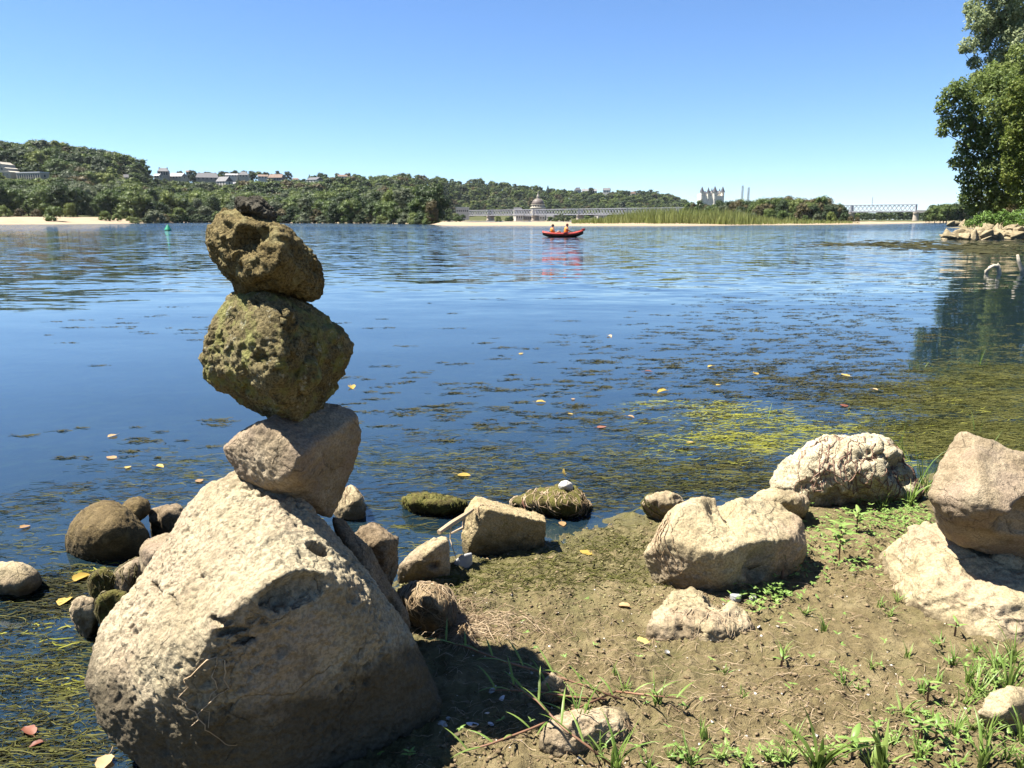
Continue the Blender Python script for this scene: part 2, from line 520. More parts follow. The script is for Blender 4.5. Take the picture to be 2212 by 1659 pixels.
def far_z(u, Y):
    u = np.atleast_1d(np.asarray(u, float)); Y = np.atleast_1d(np.asarray(Y, float))
    sY = shore_Y(u); d = Y - sY
    yc = np.interp(u, CREST[:, 0], CREST[:, 2]); zc = np.interp(u, CREST[:, 0], CZ)
    sand = np.interp(u, [-900, 200, 300, 450, 900, 960, 1400, 1900, 2000, 3200], [2.5, 2.3, 1.4, 0.6, 0.5, 0.70, 0.85, 0.6, 0.4, 0.4])
    isl = np.interp(u, [900, 960, 1290, 1420], [0, 1, 1, 0])
    z = -1.2 + 1.2 * sstep(-8, 0, d) + sand * sstep(0, 55, d) * (1 - isl * sstep(45, 90, d)) + 1.2 * sstep(60, 130, d) * np.interp(u, [900, 960, 3200], [1, 0, 0])
    h0 = np.interp(u, [-900, 860, 975, 3200], [0, 0, 1, 1]) * (930 - sY - 110) + sY + 110
    t = np.clip((Y - h0) / np.maximum(yc - h0, 60), 0, 1)
    z = z + np.maximum(zc - 3, 0) * (0.35 * t + 0.65 * t * t * (3 - 2 * t))
    return z
_us = np.linspace(-900, 3200, 330)
_ds = np.array([-12, -6, -2, 0, 2, 5, 10, 16, 24, 34, 46, 60, 78, 100, 125, 155, 190, 230, 280, 330, 390, 450, 520, 600, 700, 820, 950, 1100, 1300, 1600, 2200, 3200])
_U, _D = np.meshgrid(_us, _ds)
_YY = _D.ravel() + np.tile(shore_Y(_us), len(_ds))
_ZZ = far_z(_U.ravel(), _YY)
_XX = far_x(_U.ravel(), _YY)
_ZZ = _ZZ + fbm(np.stack([_XX, _YY, 0 * _XX], 1) / 14.0, 8, 3) * 0.22 * sstep(1, 12, _D.ravel())
_nx, _ny = len(_us), len(_ds)
_id = np.arange(_nx * _ny).reshape(_ny, _nx)
_F = np.stack([_id[:-1, :-1].ravel(), _id[:-1, 1:].ravel(), _id[1:, 1:].ravel(), _id[1:, :-1].ravel()], 1)
def far_bank_mat():
    t = NT("far_bank_soil")
    p = t.pos(); z = t.n("ShaderNodeSeparateXYZ", {0: p}).outputs[2]
    n = t.noise(0.09, 6, 0.6, p)
    sand = t.ramp(t.noise(0.5, 6, 0.65, t.scaled(p, (0.3, 1, 1))), [(0.3, (0.26, 0.195, 0.125)), (0.7, (0.37, 0.295, 0.205))])
    gr = t.ramp(t.noise(0.25, 6, 0.65, p), [(0.3, (0.040, 0.050, 0.016)), (0.6, (0.085, 0.088, 0.034)), (0.8, (0.20, 0.165, 0.085))])
    zz = t.m('ADD', z, t.m('MULTIPLY', t.m('SUBTRACT', n, 0.5), 1.6))
    sm = t.n('ShaderNodeAttribute', attribute_name='sand').outputs['Fac']
    c = t.mix(t.mr(t.m('ADD', sm, t.m('MULTIPLY', t.m('SUBTRACT', n, 0.5), 0.8)), 0.35, 0.65), gr, sand)
    c = t.mix(t.mr(z, 0.16, 0.03), c, al((0.27, 0.215, 0.145)))
    t.pbr(c, 0.95, t.bump(t.noise(0.8, 6, 0.6, p), 0.6, 0.4), 0.1)
    return t.mat
M['far_bank'] = far_bank_mat()
_me = mesh_np("hillside_terrain", np.stack([_XX, _YY, _ZZ], 1), _F, M['far_bank'], True)
_at = _me.attributes.new("sand", 'FLOAT', 'POINT')
_w = np.interp(_U.ravel(), [-900, 250, 300, 930, 960, 1250, 1500, 1900, 3200], [70, 66, 26, 22, 60, 44, 30, 60, 60])
_at.data.foreach_set("value", (1 - sstep(_w * .8, _w * 1.25, _D.ravel())).astype(np.float32))
tag(link("hillside_terrain", _me),
    "sandy far bank rising to low wooded hills", kind="structure")

# ------------------------------------------------------------------ stones
_ico = {}
def ico(n):
    if n not in _ico:
        bm = bmesh.new(); bmesh.ops.create_icosphere(bm, subdivisions=n, radius=1.0)
        V = np.array([v.co[:] for v in bm.verts]); F = np.array([[v.index for v in f.verts] for f in bm.faces], dtype=np.int32)
        bm.free(); _ico[n] = (V, F)
    return _ico[n]

def hull_planes(pts):
    bm = bmesh.new()
    for p in pts: bm.verts.new(p)
    bmesh.ops.convex_hull(bm, input=bm.verts[:])
    bm.normal_update()
    pl = {}
    hv = set()
    for f in bm.faces:
        if f.calc_area() < 1e-7: continue
        n = f.normal; o = n.dot(f.verts[0].co)
        pl[(round(n.x, 2), round(n.y, 2), round(n.z, 2), round(o, 3))] = (n.x, n.y, n.z, o)
        for v in f.verts: hv.add(v.co[:])
    bm.free()
    return np.array(list(pl.values())), np.array(list(hv))

def carve(pts, sub=6, p=44, seed=1, low=0.05, mid=0.02, fine=0.004, pits=0.0, pit_f=28.0, pit_d=0.010,
          dents=(), bumps=(), chip=0.02, cuts=0, scoops=0, strata=0.0, strata_dir=(0.2, 0.1, 1.0), center=None, crack=0.0):
    """a stone: the rounded convex body of pts, hollowed by dents, swollen by bumps, weathered by noise"""
    pts = [Vector(q) for q in pts]
    pl, hv = hull_planes(pts)
    c = np.array(center) if center is not None else 0.5 * (hv.mean(0) + (hv.max(0) + hv.min(0)) / 2)
    ext = (hv.max(0) - hv.min(0)) / 2
    R = float(ext.mean())
    V, F = ico(sub)
    d = V * (ext / ext.max()) ** 0.8
    d = d / np.linalg.norm(d, axis=1)[:, None]
    if cuts:
        g = np.random.default_rng(seed * 7 + 1)
        cn = g.normal(size=(cuts, 3)); cn[:, 1] -= .35; cn[:, 2] += .25; cn /= np.linalg.norm(cn, axis=1)[:, None]
        so = (hv @ cn.T).max(0) - cn @ c
        pl = np.concatenate([pl, np.concatenate([cn, (so * g.uniform(.84, .96, cuts) + cn @ c)[:, None]], 1)])
    n = pl[:, :3]; off = pl[:, 3] - n @ c
    off = np.maximum(off, 0.01 * R)
    inv = np.maximum(d @ n.T, 1e-6) / off[None, :]
    m = inv.max(1)
    t = 1.0 / (m * (((inv / m[:, None]) ** p).sum(1)) ** (1.0 / p))
    def ell(e):
        ec = np.array(e[0][:]) - c; er = np.array(e[1] if hasattr(e[1], '__len__') else (e[1],) * 3, float)
        dd = d / er; oc = -ec / er
        a = (dd * dd).sum(1); b = (dd * oc).sum(1); q = float((oc * oc).sum()) - 1
        disc = b * b - a * q
        sq = np.sqrt(np.maximum(disc, 0))
        return disc > 0, (-b - sq) / a, (-b + sq) / a
    for e in bumps:
        hit, t0, t1 = ell(e)
        t = np.where(hit & (t1 > t), t1, t)
    if scoops:
        g = np.random.default_rng(seed * 5 + 3)
        sd_ = g.normal(size=(scoops, 3)); sd_[:, 1] -= .9; sd_[:, 2] += .2; sd_ /= np.linalg.norm(sd_, axis=1)[:, None]
        tt = t[np.argmax(d @ sd_.T, axis=0)]
        dents = list(dents) + [(c + sd_[k] * (tt[k] + .10 * R), R * g.uniform(.18, .34, 3)) for k in range(scoops)]
    for e in dents:
        hit, t0, t1 = ell(e)
        ins = hit & (t > t0) & (t < t1 + 0.02 * R)
        k = np.clip((t - t0) / (0.04 * R), 0, 1)
        t = np.where(ins, np.maximum(t0, 0.15 * R) * k + t * (1 - k), t)
    P = c + d * t[:, None]
    me = mesh_np("stone", P, F, None, True)
    nor = np.zeros(len(P) * 3, dtype=np.float32)
    me.vertices.foreach_get("normal", nor); nor = nor.reshape(-1, 3).astype(float)
    Q = P + seed * 13.7
    w = fbm(Q * (1.3 / R), seed, 3) * low * R + ridged(Q * (3.2 / R), seed + 5, 3) * mid * R
    w += fbm(Q * 34.0, seed + 9, 4, 0.6) * fine
    if chip:
        wc = Q + 0.12 * R * np.stack([perlin(Q * (2.5 / R), seed + 61), perlin(Q * (2.5 / R), seed + 62), perlin(Q * (2.5 / R), seed + 63)], 1)
        w += chip * R * (0.55 - worley(wc * (2.4 / R), seed + 64)) + 0.45 * chip * R * (0.55 - worley(wc * (6.0 / R), seed + 65))
    if strata:
        sd = np.array(strata_dir) / np.linalg.norm(strata_dir)
        h = (P @ sd) / (0.16 * R) + fbm(Q * (1.5 / R), seed + 2, 3) * 1.2
        w += strata * R * (np.abs((h % 1.0) - 0.5) * 2) ** 0.6
    if pits:
        wq = Q + 0.012 * np.stack([perlin(Q * 40, 1), perlin(Q * 40, 2), perlin(Q * 40, 3)], 1)
        mask = sstep(-0.15, 0.35, perlin(Q * (2.2 / R), seed + 21))
        wl_ = worley(wq * pit_f, seed)
        w -= pit_d * pits * sstep(0.42, 0.12, wl_) * mask
        wl2 = worley(wq * pit_f * 2.3, seed + 4)
        w -= 0.45 * pit_d * pits * sstep(0.45, 0.1, wl2) * (0.35 + 0.65 * mask)
    if crack:
        cr = np.abs(perlin(Q * (1.6 / R), seed + 40) + 0.15 * perlin(Q * (9 / R), seed + 41))
        w -= crack * R * sstep(0.035, 0.0, cr)
    P2 = P + nor * w[:, None]
    return P2, F, me

def stone(name, label, pts, mat, parent=None, cat="stone", group=None, **kw):
    P, F, me = carve(pts, **kw)
    lo = P.min(0); base = np.array([(P[:, 0].min() + P[:, 0].max()) / 2, (P[:, 1].min() + P[:, 1].max()) / 2, lo[2]])
    me.vertices.foreach_set("co", (P - base).astype(np.float32).ravel())
    me.name = name; me.materials.append(mat); me.update()
    o = link(name, me, base.tolist(), parent)
    if parent is None: tag(o, label, cat, group)
    STONES[o.name] = P
    return o
STONES = {}

def body(outline, Y0, front=(), thick=0.3, shrink=0.7, sink=0.0, back_up=0.0):
    """points of a stone: its outline at about Y0, points that stand nearer, and a back side"""
    out = []
    for q in outline:
        y = q[2] if len(q) > 2 else Y0
        out.append(on(q[0], q[1], 0.03) if y == 'g' else at(q[0], q[1], y))
    c = sum(out, Vector()) / len(out)
    pts = list(out) + [at(*f) for f in front]
    cam_p = Vector((0, 0, CAM_H))
    bk = [cam_p + (p - cam_p) * ((Y0 + thick) / p.y) for p in out]
    cb = sum(bk, Vector()) / len(bk)
    for p in bk: pts.append(cb + (p - cb) * shrink + Vector((0, 0, back_up)))
    if sink:
        zs = sorted(p.z for p in pts); zl = zs[max(0, len(zs) // 3)]
        for p in list(pts):
            if p.z <= zl: pts.append(Vector((p.x, p.y + 0.01, p.z - sink)))
    return pts

CREAM = ((0.26, 0.21, 0.145), (0.40, 0.345, 0.255), (0.49, 0.435, 0.335))
MUDC = (0.085, 0.066, 0.038)
M['tuffeau'] = rock_mat("cream_tuffeau", *CREAM, pink=(0.40, 0.31, 0.22), pink_amt=0.5, speck=0.5, mud=(0.050, 0.039, 0.023), mud_shade_z=0.27, bump=0.9, sc=1.0, vein_amt=0.3)  # foot mud raised and darkened so the colour also deepens the front's shade
M['tuffeau_pale'] = rock_mat("pale_tuffeau", (0.27, 0.22, 0.145), (0.40, 0.335, 0.23), (0.48, 0.415, 0.30), pink=(0.39, 0.29, 0.205), pink_amt=0.55, speck=0.5, mud=MUDC, mud_shade_z=0.05, bump=0.6, sc=1.3)
M['pinkstone'] = rock_mat("pink_limestone", (0.198, 0.152, 0.106), (0.313, 0.253, 0.184), (0.414, 0.350, 0.271), pink=(0.285, 0.212, 0.156), pink_amt=0.6, speck=0.45, bump=0.7, sc=1.6)
M['mossy'] = rock_mat("lichen_limestone", (0.093, 0.074, 0.038), (0.205, 0.171, 0.090), (0.310, 0.267, 0.155), moss=(0.124, 0.124, 0.025), moss_amt=0.5, moss2=(0.298, 0.291, 0.112), crust=(0.384, 0.366, 0.260), speck=0.7, bump=1.0, sc=1.8)
M['ochre'] = rock_mat("ochre_limestone", (0.093, 0.071, 0.032), (0.198, 0.155, 0.071), (0.298, 0.242, 0.124), moss=(0.186, 0.155, 0.056), moss_amt=0.35, moss2=(0.322, 0.279, 0.143), speck=0.75, bump=1.0, sc=2.0)
M['greystone'] = rock_mat("grey_porous_stone", (0.036, 0.034, 0.029), (0.096, 0.090, 0.076), (0.240, 0.224, 0.192), speck=0.8, bump=1.0, sc=3.0)
M['algae_stone'] = rock_mat("algae_stone", (0.05, 0.042, 0.018), (0.115, 0.095, 0.036), (0.20, 0.165, 0.075), moss=(0.075, 0.075, 0.015), moss_amt=0.8, moss2=(0.20, 0.18, 0.05), speck=0.7, bump=1.0, sc=2.0, mud=(0.025, 0.022, 0.010), mud_shade_z=0.02)
M['round_stone'] = rock_mat("brown_boulder", (0.070, 0.052, 0.028), (0.145, 0.108, 0.058), (0.23, 0.175, 0.10), moss=(0.13, 0.092, 0.035), moss_amt=0.35, moss2=(0.25, 0.185, 0.085), speck=0.5, bump=0.8, sc=2.0, mud=(0.030, 0.024, 0.012), mud_shade_z=0.06)
M['brownstone'] = rock_mat("brown_stone", (0.13, 0.095, 0.065), (0.24, 0.185, 0.13), (0.36, 0.285, 0.21), speck=0.6, bump=0.9, sc=1.6, mud=MUDC, mud_shade_z=0.03)

# the great boulder that carries the tower
B = [(483,1016,2.28),(452,1047,2.26),(424,1083,2.3),(393,1141,2.35),(338,1228,2.3),(300,1262,2.2),(232,1334,2.08),(204,1385,2.02),(190,1459,1.94),(199,1530,1.88),(214,1589,1.86),(251,1640,1.84),
     (310,1690,1.82),(440,1716,1.82),(565,1705,1.84),(679,1660,1.93),(754,1566,2.05),(954,1536,2.08),
     (514,1028,2.24),(585,1047,2.2),(644,1067,2.2),(683,1114,2.2),(750,1196,2.14),(789,1243,2.1),(848,1318,2.1),(899,1400,2.1),(954,1514,2.1),
     (722,1238,1.87),(624,1243,1.78),(581,1262,1.745),(526,1314,1.715),(463,1345,1.69),(432,1432,1.69),(405,1540,1.73),(380,1610,1.77)]
bp = [at(*q) for q in B]
bp += [Vector((-0.95, 2.55, 0.0)), Vector((-0.35, 2.5, 0.0)), Vector((-0.45, 2.42, 0.25)), Vector((-1.0, 2.4, -0.05)), Vector((-0.72, 2.5, 0.55)), Vector((-0.6, 2.0, -0.08)), Vector((-0.95, 2.0, -0.08)), Vector((-0.22, 2.15, -0.05)), Vector((-1.02, 1.92, -.12)), Vector((-0.8, 1.80, -.12)), Vector((-0.55, 1.82, -.12))]
base_boulder = stone("boulder", "huge cream pitted boulder carrying the tower of four stones", bp, M['tuffeau'], sub=8, p=90, seed=3, cuts=4, low=0.022, mid=0.014, fine=0.0055, pits=1.0, pit_f=24, pit_d=0.014, cat="boulder", crack=0.0,
      dents=[(at(690, 1285, 1.78), (0.16, 0.08, 0.05)), (at(330, 1262, 2.14), (0.12, 0.10, 0.012)), (at(318,1640,1.75),(0.07,0.05,0.06)), (at(655,1205,1.96),(0.07,0.05,0.035)), (at(470,1348,1.70),(0.035,0.05,0.010)),(at(500,1372,1.70),(0.04,0.05,0.010)),(at(525,1395,1.71),(0.03,0.05,0.009)),(at(360,1278,2.0),(0.09,0.07,0.014)),(at(405,1300,1.9),(0.06,0.06,0.012)), (at(520,1560,1.66),(0.12,0.08,0.12))])

# the tower, bottom to top
T4 = body([(554,903),(519,931),(485,972,2.2),(498,1000,2.2),(513,1022,2.2),(556,1046,2.14),(612,1052,2.16),(652,1078,2.2),(684,1107,2.28),(715,1122,2.34),(730,1098,2.36),(758,1020,2.38),(778,950,2.36),(773,894,2.34),(754,872,2.34),(715,860,2.32),(640,875)], 2.24,
          [(566,905,2.12),(606,963,2.03),(634,998,2.0),(630,1018,2.02),(600,1040,2.06),(720,930,2.22),(700,1040,2.24)], 0.28, 0.75)
stone("stacked_stone", "pinkish stone at the bottom of the tower, resting on the huge boulder", T4, M['pinkstone'], sub=7, p=60, seed=11, cuts=10, low=0.02, mid=0.015, fine=0.003, pits=0.35, pit_f=45, pit_d=0.006, strata=0.010, strata_dir=(0.6,0.1,1), group="stones balanced in the tower")
T3 = body([(511,629),(489,646),(463,685),(439,742),(434,781),(441,816),(467,835),(532,850),(550,880),(589,906),(641,924),(684,914,2.3),(702,872,2.32),(723,816,2.34),(754,785,2.36),(769,757,2.37),(754,720,2.36),(723,694,2.34),(676,659,2.3),(641,640,2.28),(584,627)], 2.24,
          [(575,645,2.10),(596,684,2.03),(610,720,2.0),(606,790,1.99),(590,845,2.04),(490,740,2.13),(478,800,2.14),(640,900,2.14)], 0.26, 0.72)
stone("stacked_stone", "large mossy yellow-green stone in the middle of the tower", T3, M['mossy'], sub=7, p=44, seed=23, low=0.03, mid=0.03, fine=0.0065, pits=1.0, pit_f=26, pit_d=0.015, group="stones balanced in the tower",
      dents=[(at(478,735,2.06),(0.045,0.05,0.055)),(at(650,715,2.05),(0.05,0.035,0.05)),(at(545,775,2.03),(0.03,0.035,0.03))],
      bumps=[(at(652,805,2.12),(0.046,0.045,0.052)), (at(625,722,2.05),(0.016,0.03,0.06))])
T2 = body([(513,457),(480,455),(467,477),(450,507),(458,555),(476,580),(506,616),(519,629),(628,635),(658,648,2.3),(691,648,2.34),(698,612,2.34),(693,572,2.34),(667,547,2.32),(623,497,2.27),(589,481),(554,468)], 2.23,
          [(490,470,2.14),(560,482,2.11),(612,500,2.06),(608,550,2.01),(592,588,2.03),(540,600,2.08),(478,520,2.14)], 0.24, 0.72)
stone("stacked_stone", "rough ochre stone leaning to the right, second from the top of the tower", T2, M['ochre'], sub=7, p=48, seed=37, low=0.03, mid=0.04, fine=0.006, pits=0.9, pit_f=30, pit_d=0.012, group="stones balanced in the tower",
      dents=[(at(520,520,2.07),(0.055,0.06,0.055)),(at(560,505,2.06),(0.035,0.045,0.03)),(at(500,580,2.06),(0.04,0.05,0.035))])
T1 = body([(513,430),(540,428),(563,429),(576,444),(595,462),(591,488),(560,480),(530,462),(513,452)], 2.2, [(525,440,2.14),(560,450,2.13),(575,472,2.13)], 0.09, 0.75)
stone("stacked_stone", "small dark grey porous stone on the very top of the tower", T1, M['greystone'], sub=6, p=26, seed=41, low=0.06, mid=0.09, fine=0.005, pits=1.0, pit_f=55, pit_d=0.012, group="stones balanced in the tower")

# stones lying behind and beside the great boulder
stone("stone", "dark slab leaning behind the huge boulder's right flank", body([(715,1108),(738,1118),(765,1160),(800,1196),(832,1262),(880,1330),(880,1378),(850,1400),(780,1300)], 2.32, [(800,1250,2.2),(840,1330,2.2)], 0.2, 0.9, 0.1), M['brownstone'], sub=6, seed=51, p=90, cuts=16, scoops=3, low=0.03, mid=0.02)
stone("stone", "dark knobbly stone in the tower's shadow beside the shallows", body([(762,1166),(780,1138),(806,1132),(826,1146),(857,1164),(855,1190),(838,1212),(815,1250),(790,1230)], 2.62, [(815,1160,2.55),(835,1185,2.55)], 0.2, 0.8, 0.12), M['brownstone'], sub=6, seed=53, p=90, cuts=16, scoops=3, low=0.06, mid=0.05, pits=0.5)
stone("stone", "white-topped stone with dark streaked side just right of the tower", body([(720,1112),(736,1062),(759,1050),(777,1060),(789,1097),(787,1114),(740,1126)], 3.75, [(735,1095,3.66),(772,1070,3.68)], 0.25, 0.8, 0.1), M['tuffeau_pale'], sub=6, seed=57, p=90, cuts=16, scoops=3, low=0.05, mid=0.03)
stone("stone", "low flat stone under green algae in the shallows beside the squared block", body([(871,1078),(889,1070),(923,1069),(980,1076),(1008,1087),(1003,1104),(954,1114),(887,1112)], 3.85, [(890,1084,3.75),(960,1090,3.72)], 0.25, 0.8, 0.08), M['algae_stone'], sub=6, seed=59, low=0.05, mid=0.06, fine=0.008)
stone("block", "squared stone block with pale flat top and dark front", [at(1027,1071,3.52), at(1174,1113,3.42), at(1179,1128,3.3), at(1052,1100,3.22), at(1033,1095,3.25), at(1003,1106,3.36),
      at(1174,1172,3.36), at(1158,1194,3.34), at(1085,1208,3.30), at(1008,1196,3.28), at(998,1172,3.34)] + [Vector((p.x, p.y + .03, -0.08)) for p in (at(1173,1172,3.36), at(1085,1206,3.32), at(1004,1194,3.30), at(1020,1110,3.5), at(1165,1130,3.45))],
      rock_mat("block_stone", (0.28,0.225,0.13), (0.42,0.34,0.215), (0.52,0.435,0.30), speck=0.45, moss=(0.16,0.13,0.045), moss_amt=0.1, mud=(0.05,0.04,0.018), mud_shade_z=0.05, bump=0.9, sc=1.8), sub=7, p=110, seed=61, chip=0.012, low=0.012, mid=0.010, fine=0.004, strata=0.010, strata_dir=(0.35,-0.2,-0.05), cat="block")
stone("stone", "low wedge of cream stone with a dark hollow in front, left of the squared block", body([(860,1226),(902,1184),(930,1166),(954,1156),(966,1160),(972,1186),(966,1226),(947,1236),(907,1230)], 3.0, [(905,1205,2.93),(950,1175,2.95)], 0.16, 0.8, 0.08), M['tuffeau_pale'], sub=6, seed=63, p=90, cuts=16, scoops=3, low=0.05, mid=0.03, dents=[(at(925,1218,2.9),(0.05,0.05,0.03))])
stone("stone", "small blue-grey angular stone at the squared block's foot", body([(980,1215),(995,1200),(1019,1193),(1021,1210),(1000,1222)], 3.08, [], 0.06, 0.8, 0.05), plain("blue_grey_stone", (0.36,0.36,0.36), 0.85), sub=5, p=40, seed=65, low=0.04, mid=0.02, fine=0.001)
stone("stone", "mound of stone under matted dry weed with a white pebble on it", body([(1105,1083),(1163,1062),(1204,1054),(1241,1057),(1262,1075),(1276,1097),(1267,1114),(1228,1122),(1170,1112),(1120,1096)], 3.85, [(1200,1085,3.7),(1240,1090,3.7)], 0.3, 0.8, 0.08), M['algae_stone'], sub=6, seed=67, low=0.06, mid=0.06, fine=0.008)
stone("pebble", "round white pebble sitting on the weed-covered mound", body([(1205,1048),(1212,1040),(1224,1037),(1236,1044),(1240,1056),(1225,1064),(1208,1060)], 3.83, [(1220,1050,3.78)], 0.07, 0.8), plain("white_pebble", (0.52,0.49,0.43), 0.85, 0.2, 14), sub=5, p=14, seed=68, low=0.03, mid=0.02, fine=0.001, cat="pebble")
stone("stone", "reddish stone hung with dry roots right of the huge boulder", body([(862,1275),(897,1258),(940,1264),(967,1274),(985,1294),(977,1336),(930,1345),(890,1330),(862,1300)], 2.58, [(900,1290,2.5),(950,1300,2.49)], 0.2, 0.85, 0.08), rock_mat("root_stone", (0.17,0.125,0.08), (0.28,0.215,0.14), (0.37,0.29,0.20), speck=0.5, sc=1.6, mud=MUDC, mud_shade_z=0.03), sub=6, seed=69, p=90, cuts=16, scoops=3, low=0.05, mid=0.03)

# stones in the water to the left
stone("boulder", "rounded brown boulder standing in the water left of the huge boulder", body([(129,1155),(137,1137),(169,1094),(212,1073),(251,1067),(273,1079),(300,1106),(330,1137),(336,1155),(312,1196),(235,1214),(157,1208),(128,1192)], 3.32, [(180,1150,3.15),(250,1130,3.13),(300,1160,3.2),(230,1190,3.16)], 0.35, 0.75, 0.15), M['round_stone'], sub=7, p=11, seed=71, low=0.03, mid=0.012, fine=0.003, pits=0.5, pit_f=30, pit_d=0.008, cat="boulder", bumps=[(at(292,1100,3.5),(0.06,0.08,0.05))])
stone("stone", "angular brown stone between the rounded boulder and the huge one", body([(322,1104),(350,1094),(385,1088),(404,1110),(396,1141),(350,1152),(325,1130)], 3.55, [(355,1110,3.45),(385,1120,3.46)], 0.2, 0.8, 0.15), M['brownstone'], sub=6, seed=73, p=90, cuts=16, scoops=3, low=0.05, mid=0.03)
stone("stone", "cream stone at the left edge of the picture, lying in the weedy shallows", body([(-70,1240),(-30,1222),(0,1218),(51,1218),(75,1232),(84,1247),(76,1268),(31,1292),(-40,1296),(-75,1270)], 2.92, [(20,1250,2.82),(60,1255,2.84)], 0.25, 0.8, 0.1), M['tuffeau_pale'], sub=6, seed=75, p=90, cuts=16, scoops=3, low=0.05, mid=0.03, pits=0.4)
stone("stone", "pink and cream block wedged against the huge boulder's left shoulder", body([(306,1180),(334,1159),(360,1153),(388,1152),(396,1170),(392,1200),(356,1226),(318,1228),(308,1200)], 2.5, [(330,1185,2.4),(370,1190,2.4)], 0.2, 0.8, 0.25), M['pinkstone'], sub=6, seed=77, p=90, cuts=16, scoops=3, low=0.05, mid=0.04, pits=0.4)
stone("stone", "small violet stone hung with dark weed below the rounded boulder", body([(240,1242),(271,1220),(303,1204),(310,1247),(280,1262),(250,1262)], 2.78, [(275,1240,2.72)], 0.12, 0.8, 0.1), M['pinkstone'], sub=5, seed=79, p=90, cuts=16, scoops=3, low=0.05, mid=0.03)
stone("stone", "dark algae-covered lump in the shallows beside the violet stone", body([(196,1262),(208,1238),(228,1232),(244,1242),(246,1262),(220,1272)], 2.78, [], 0.12, 0.8, 0.1), M['algae_stone'], sub=5, seed=81, low=0.1, mid=0.08)
stone("stone", "small tan stone with weed at its edge, lowest of those in the left shallows", body([(152,1318),(158,1298),(178,1288),(202,1296),(206,1316),(180,1328)], 2.55, [], 0.1, 0.8, 0.1), M['tuffeau_pale'], sub=5, seed=83, p=90, cuts=16, scoops=3, low=0.08, mid=0.05)
stone("stone", "black-green weed-draped stone touching the huge boulder at the waterline", body([(212,1312),(220,1290),(246,1278),(274,1284),(272,1306),(240,1324)], 2.52, [], 0.12, 0.8, 0.1), M['algae_stone'], sub=5, seed=85, low=0.1, mid=0.08)

# boulders on the mud to the right
BW = [(1471,1077,2.98),(1505,1076,3.02),(1559,1077,3.05),(1634,1075,3.08),(1684,1080,3.10),(1705,1093,3.10),(1712,1112,3.06),(1749,1140,3.02),(1752,1162,3.0),(1741,1205,2.99),(1702,1232,2.96),(1621,1270,2.90),(1546,1284,2.86),(1521,1278,2.86),(1430,1250,2.90),(1387,1205,2.95),(1387,1190,2.93),(1402,1152,2.93),(1427,1109,2.95),(1449,1087,2.97),
      (1446,1193,2.83),(1500,1196,2.80),(1565,1198,2.77),(1596,1178,2.80),(1640,1168,2.83),(1687,1160,2.88),(1734,1142,2.98)]
bw = [at(*q) for q in BW] + [Vector((at(1560,1280,2.86).x, 2.9, -0.1)), Vector((at(1440,1240,2.9).x, 2.95, -0.1)), Vector((at(1730,1200,3.0).x, 3.05, -0.1)), at(1480,1100,3.25), at(1690,1100,3.3)]
stone("boulder", "cream boulder with a scooped hollow in its top, on the mud", bw, M['tuffeau_pale'], sub=7, p=90, seed=91, cuts=16, scoops=4, low=0.02, mid=0.014, fine=0.0045, pits=0.8, pit_f=30, pit_d=0.010, cat="boulder",
      center=(at(1565,1180,3.0).x, 3.0, 0.02), dents=[(at(1552,1088,2.97)+Vector((0,-.03,.035)),(0.07,0.11,0.11)), (at(1573,1070,3.03),(0.05,0.3,0.12)), (at(1625,1120,2.95)+Vector((0,-.03,.075)),(0.15,0.12,0.10)), (at(1640,1205,2.74),(0.07,0.05,0.05))])
SH = [(1658,1060),(1668,1027),(1690,1002),(1734,982),(1759,962),(1784,951),(1834,951),(1865,940),(1907,934),(1926,947),(1940,972),(1961,1017),(1982,1064),(1890,1078),(1820,1082),(1746,1092),(1702,1078)]
stone("boulder", "rough pale boulder draped with reddish dry roots at the water's edge", body(SH, 3.95, [(1700,1045,3.82),(1760,1000,3.8),(1830,970,3.82),(1900,960,3.84),(1890,1040,3.78),(1800,1050,3.76)], 0.4, 0.8, 0.1), rock_mat("rooty_stone", (0.38,0.32,0.22),(0.56,0.50,0.38),(0.66,0.60,0.48), speck=0.5, mud=MUDC, mud_shade_z=0.04, bump=1.0, sc=1.5), sub=7, p=60, seed=93, cuts=22, scoops=9, low=0.05, mid=0.06, fine=0.008, pits=1.0, pit_f=22, pit_d=0.016, cat="boulder",
      dents=[(at(1795,1068,3.72),(0.10,0.09,0.06)),(at(1870,985,3.78),(0.06,0.06,0.04))])
stone("stone", "small pale stone tucked between the hollowed boulder and the root-draped one", body([(1620,1080),(1640,1066),(1668,1058),(1695,1064),(1740,1076),(1746,1100),(1700,1106),(1640,1098)], 3.6, [(1690,1080,3.5)], 0.2, 0.8, 0.08), M['tuffeau_pale'], sub=6, seed=95, p=90, cuts=16, scoops=3, low=0.06, mid=0.05)
stone("stone", "low tan stone with grassy weed on its left, behind the hollowed boulder", body([(1390,1088),(1400,1072),(1440,1064),(1475,1072),(1480,1098),(1430,1108),(1400,1102)], 3.65, [(1430,1085,3.57)], 0.2, 0.8, 0.08), M['tuffeau_pale'], sub=6, seed=97, p=90, cuts=16, scoops=3, low=0.05, mid=0.04)
FL = [(1399,1348,2.52),(1433,1312,2.62),(1455,1283,2.72),(1512,1272,2.78),(1532,1285,2.74),(1565,1315,2.66),(1609,1325,2.62),(1628,1344,2.58),(1577,1366,2.5),(1509,1368,2.48),(1452,1362,2.5)]
fl = [at(q[0], q[1] - 4, q[2] - .03) for q in FL]; fl += [Vector((p.x, p.y, -0.06)) for p in fl]
fl += [at(1480,1300,2.66), at(1500,1335,2.52), at(1560,1330,2.58)]
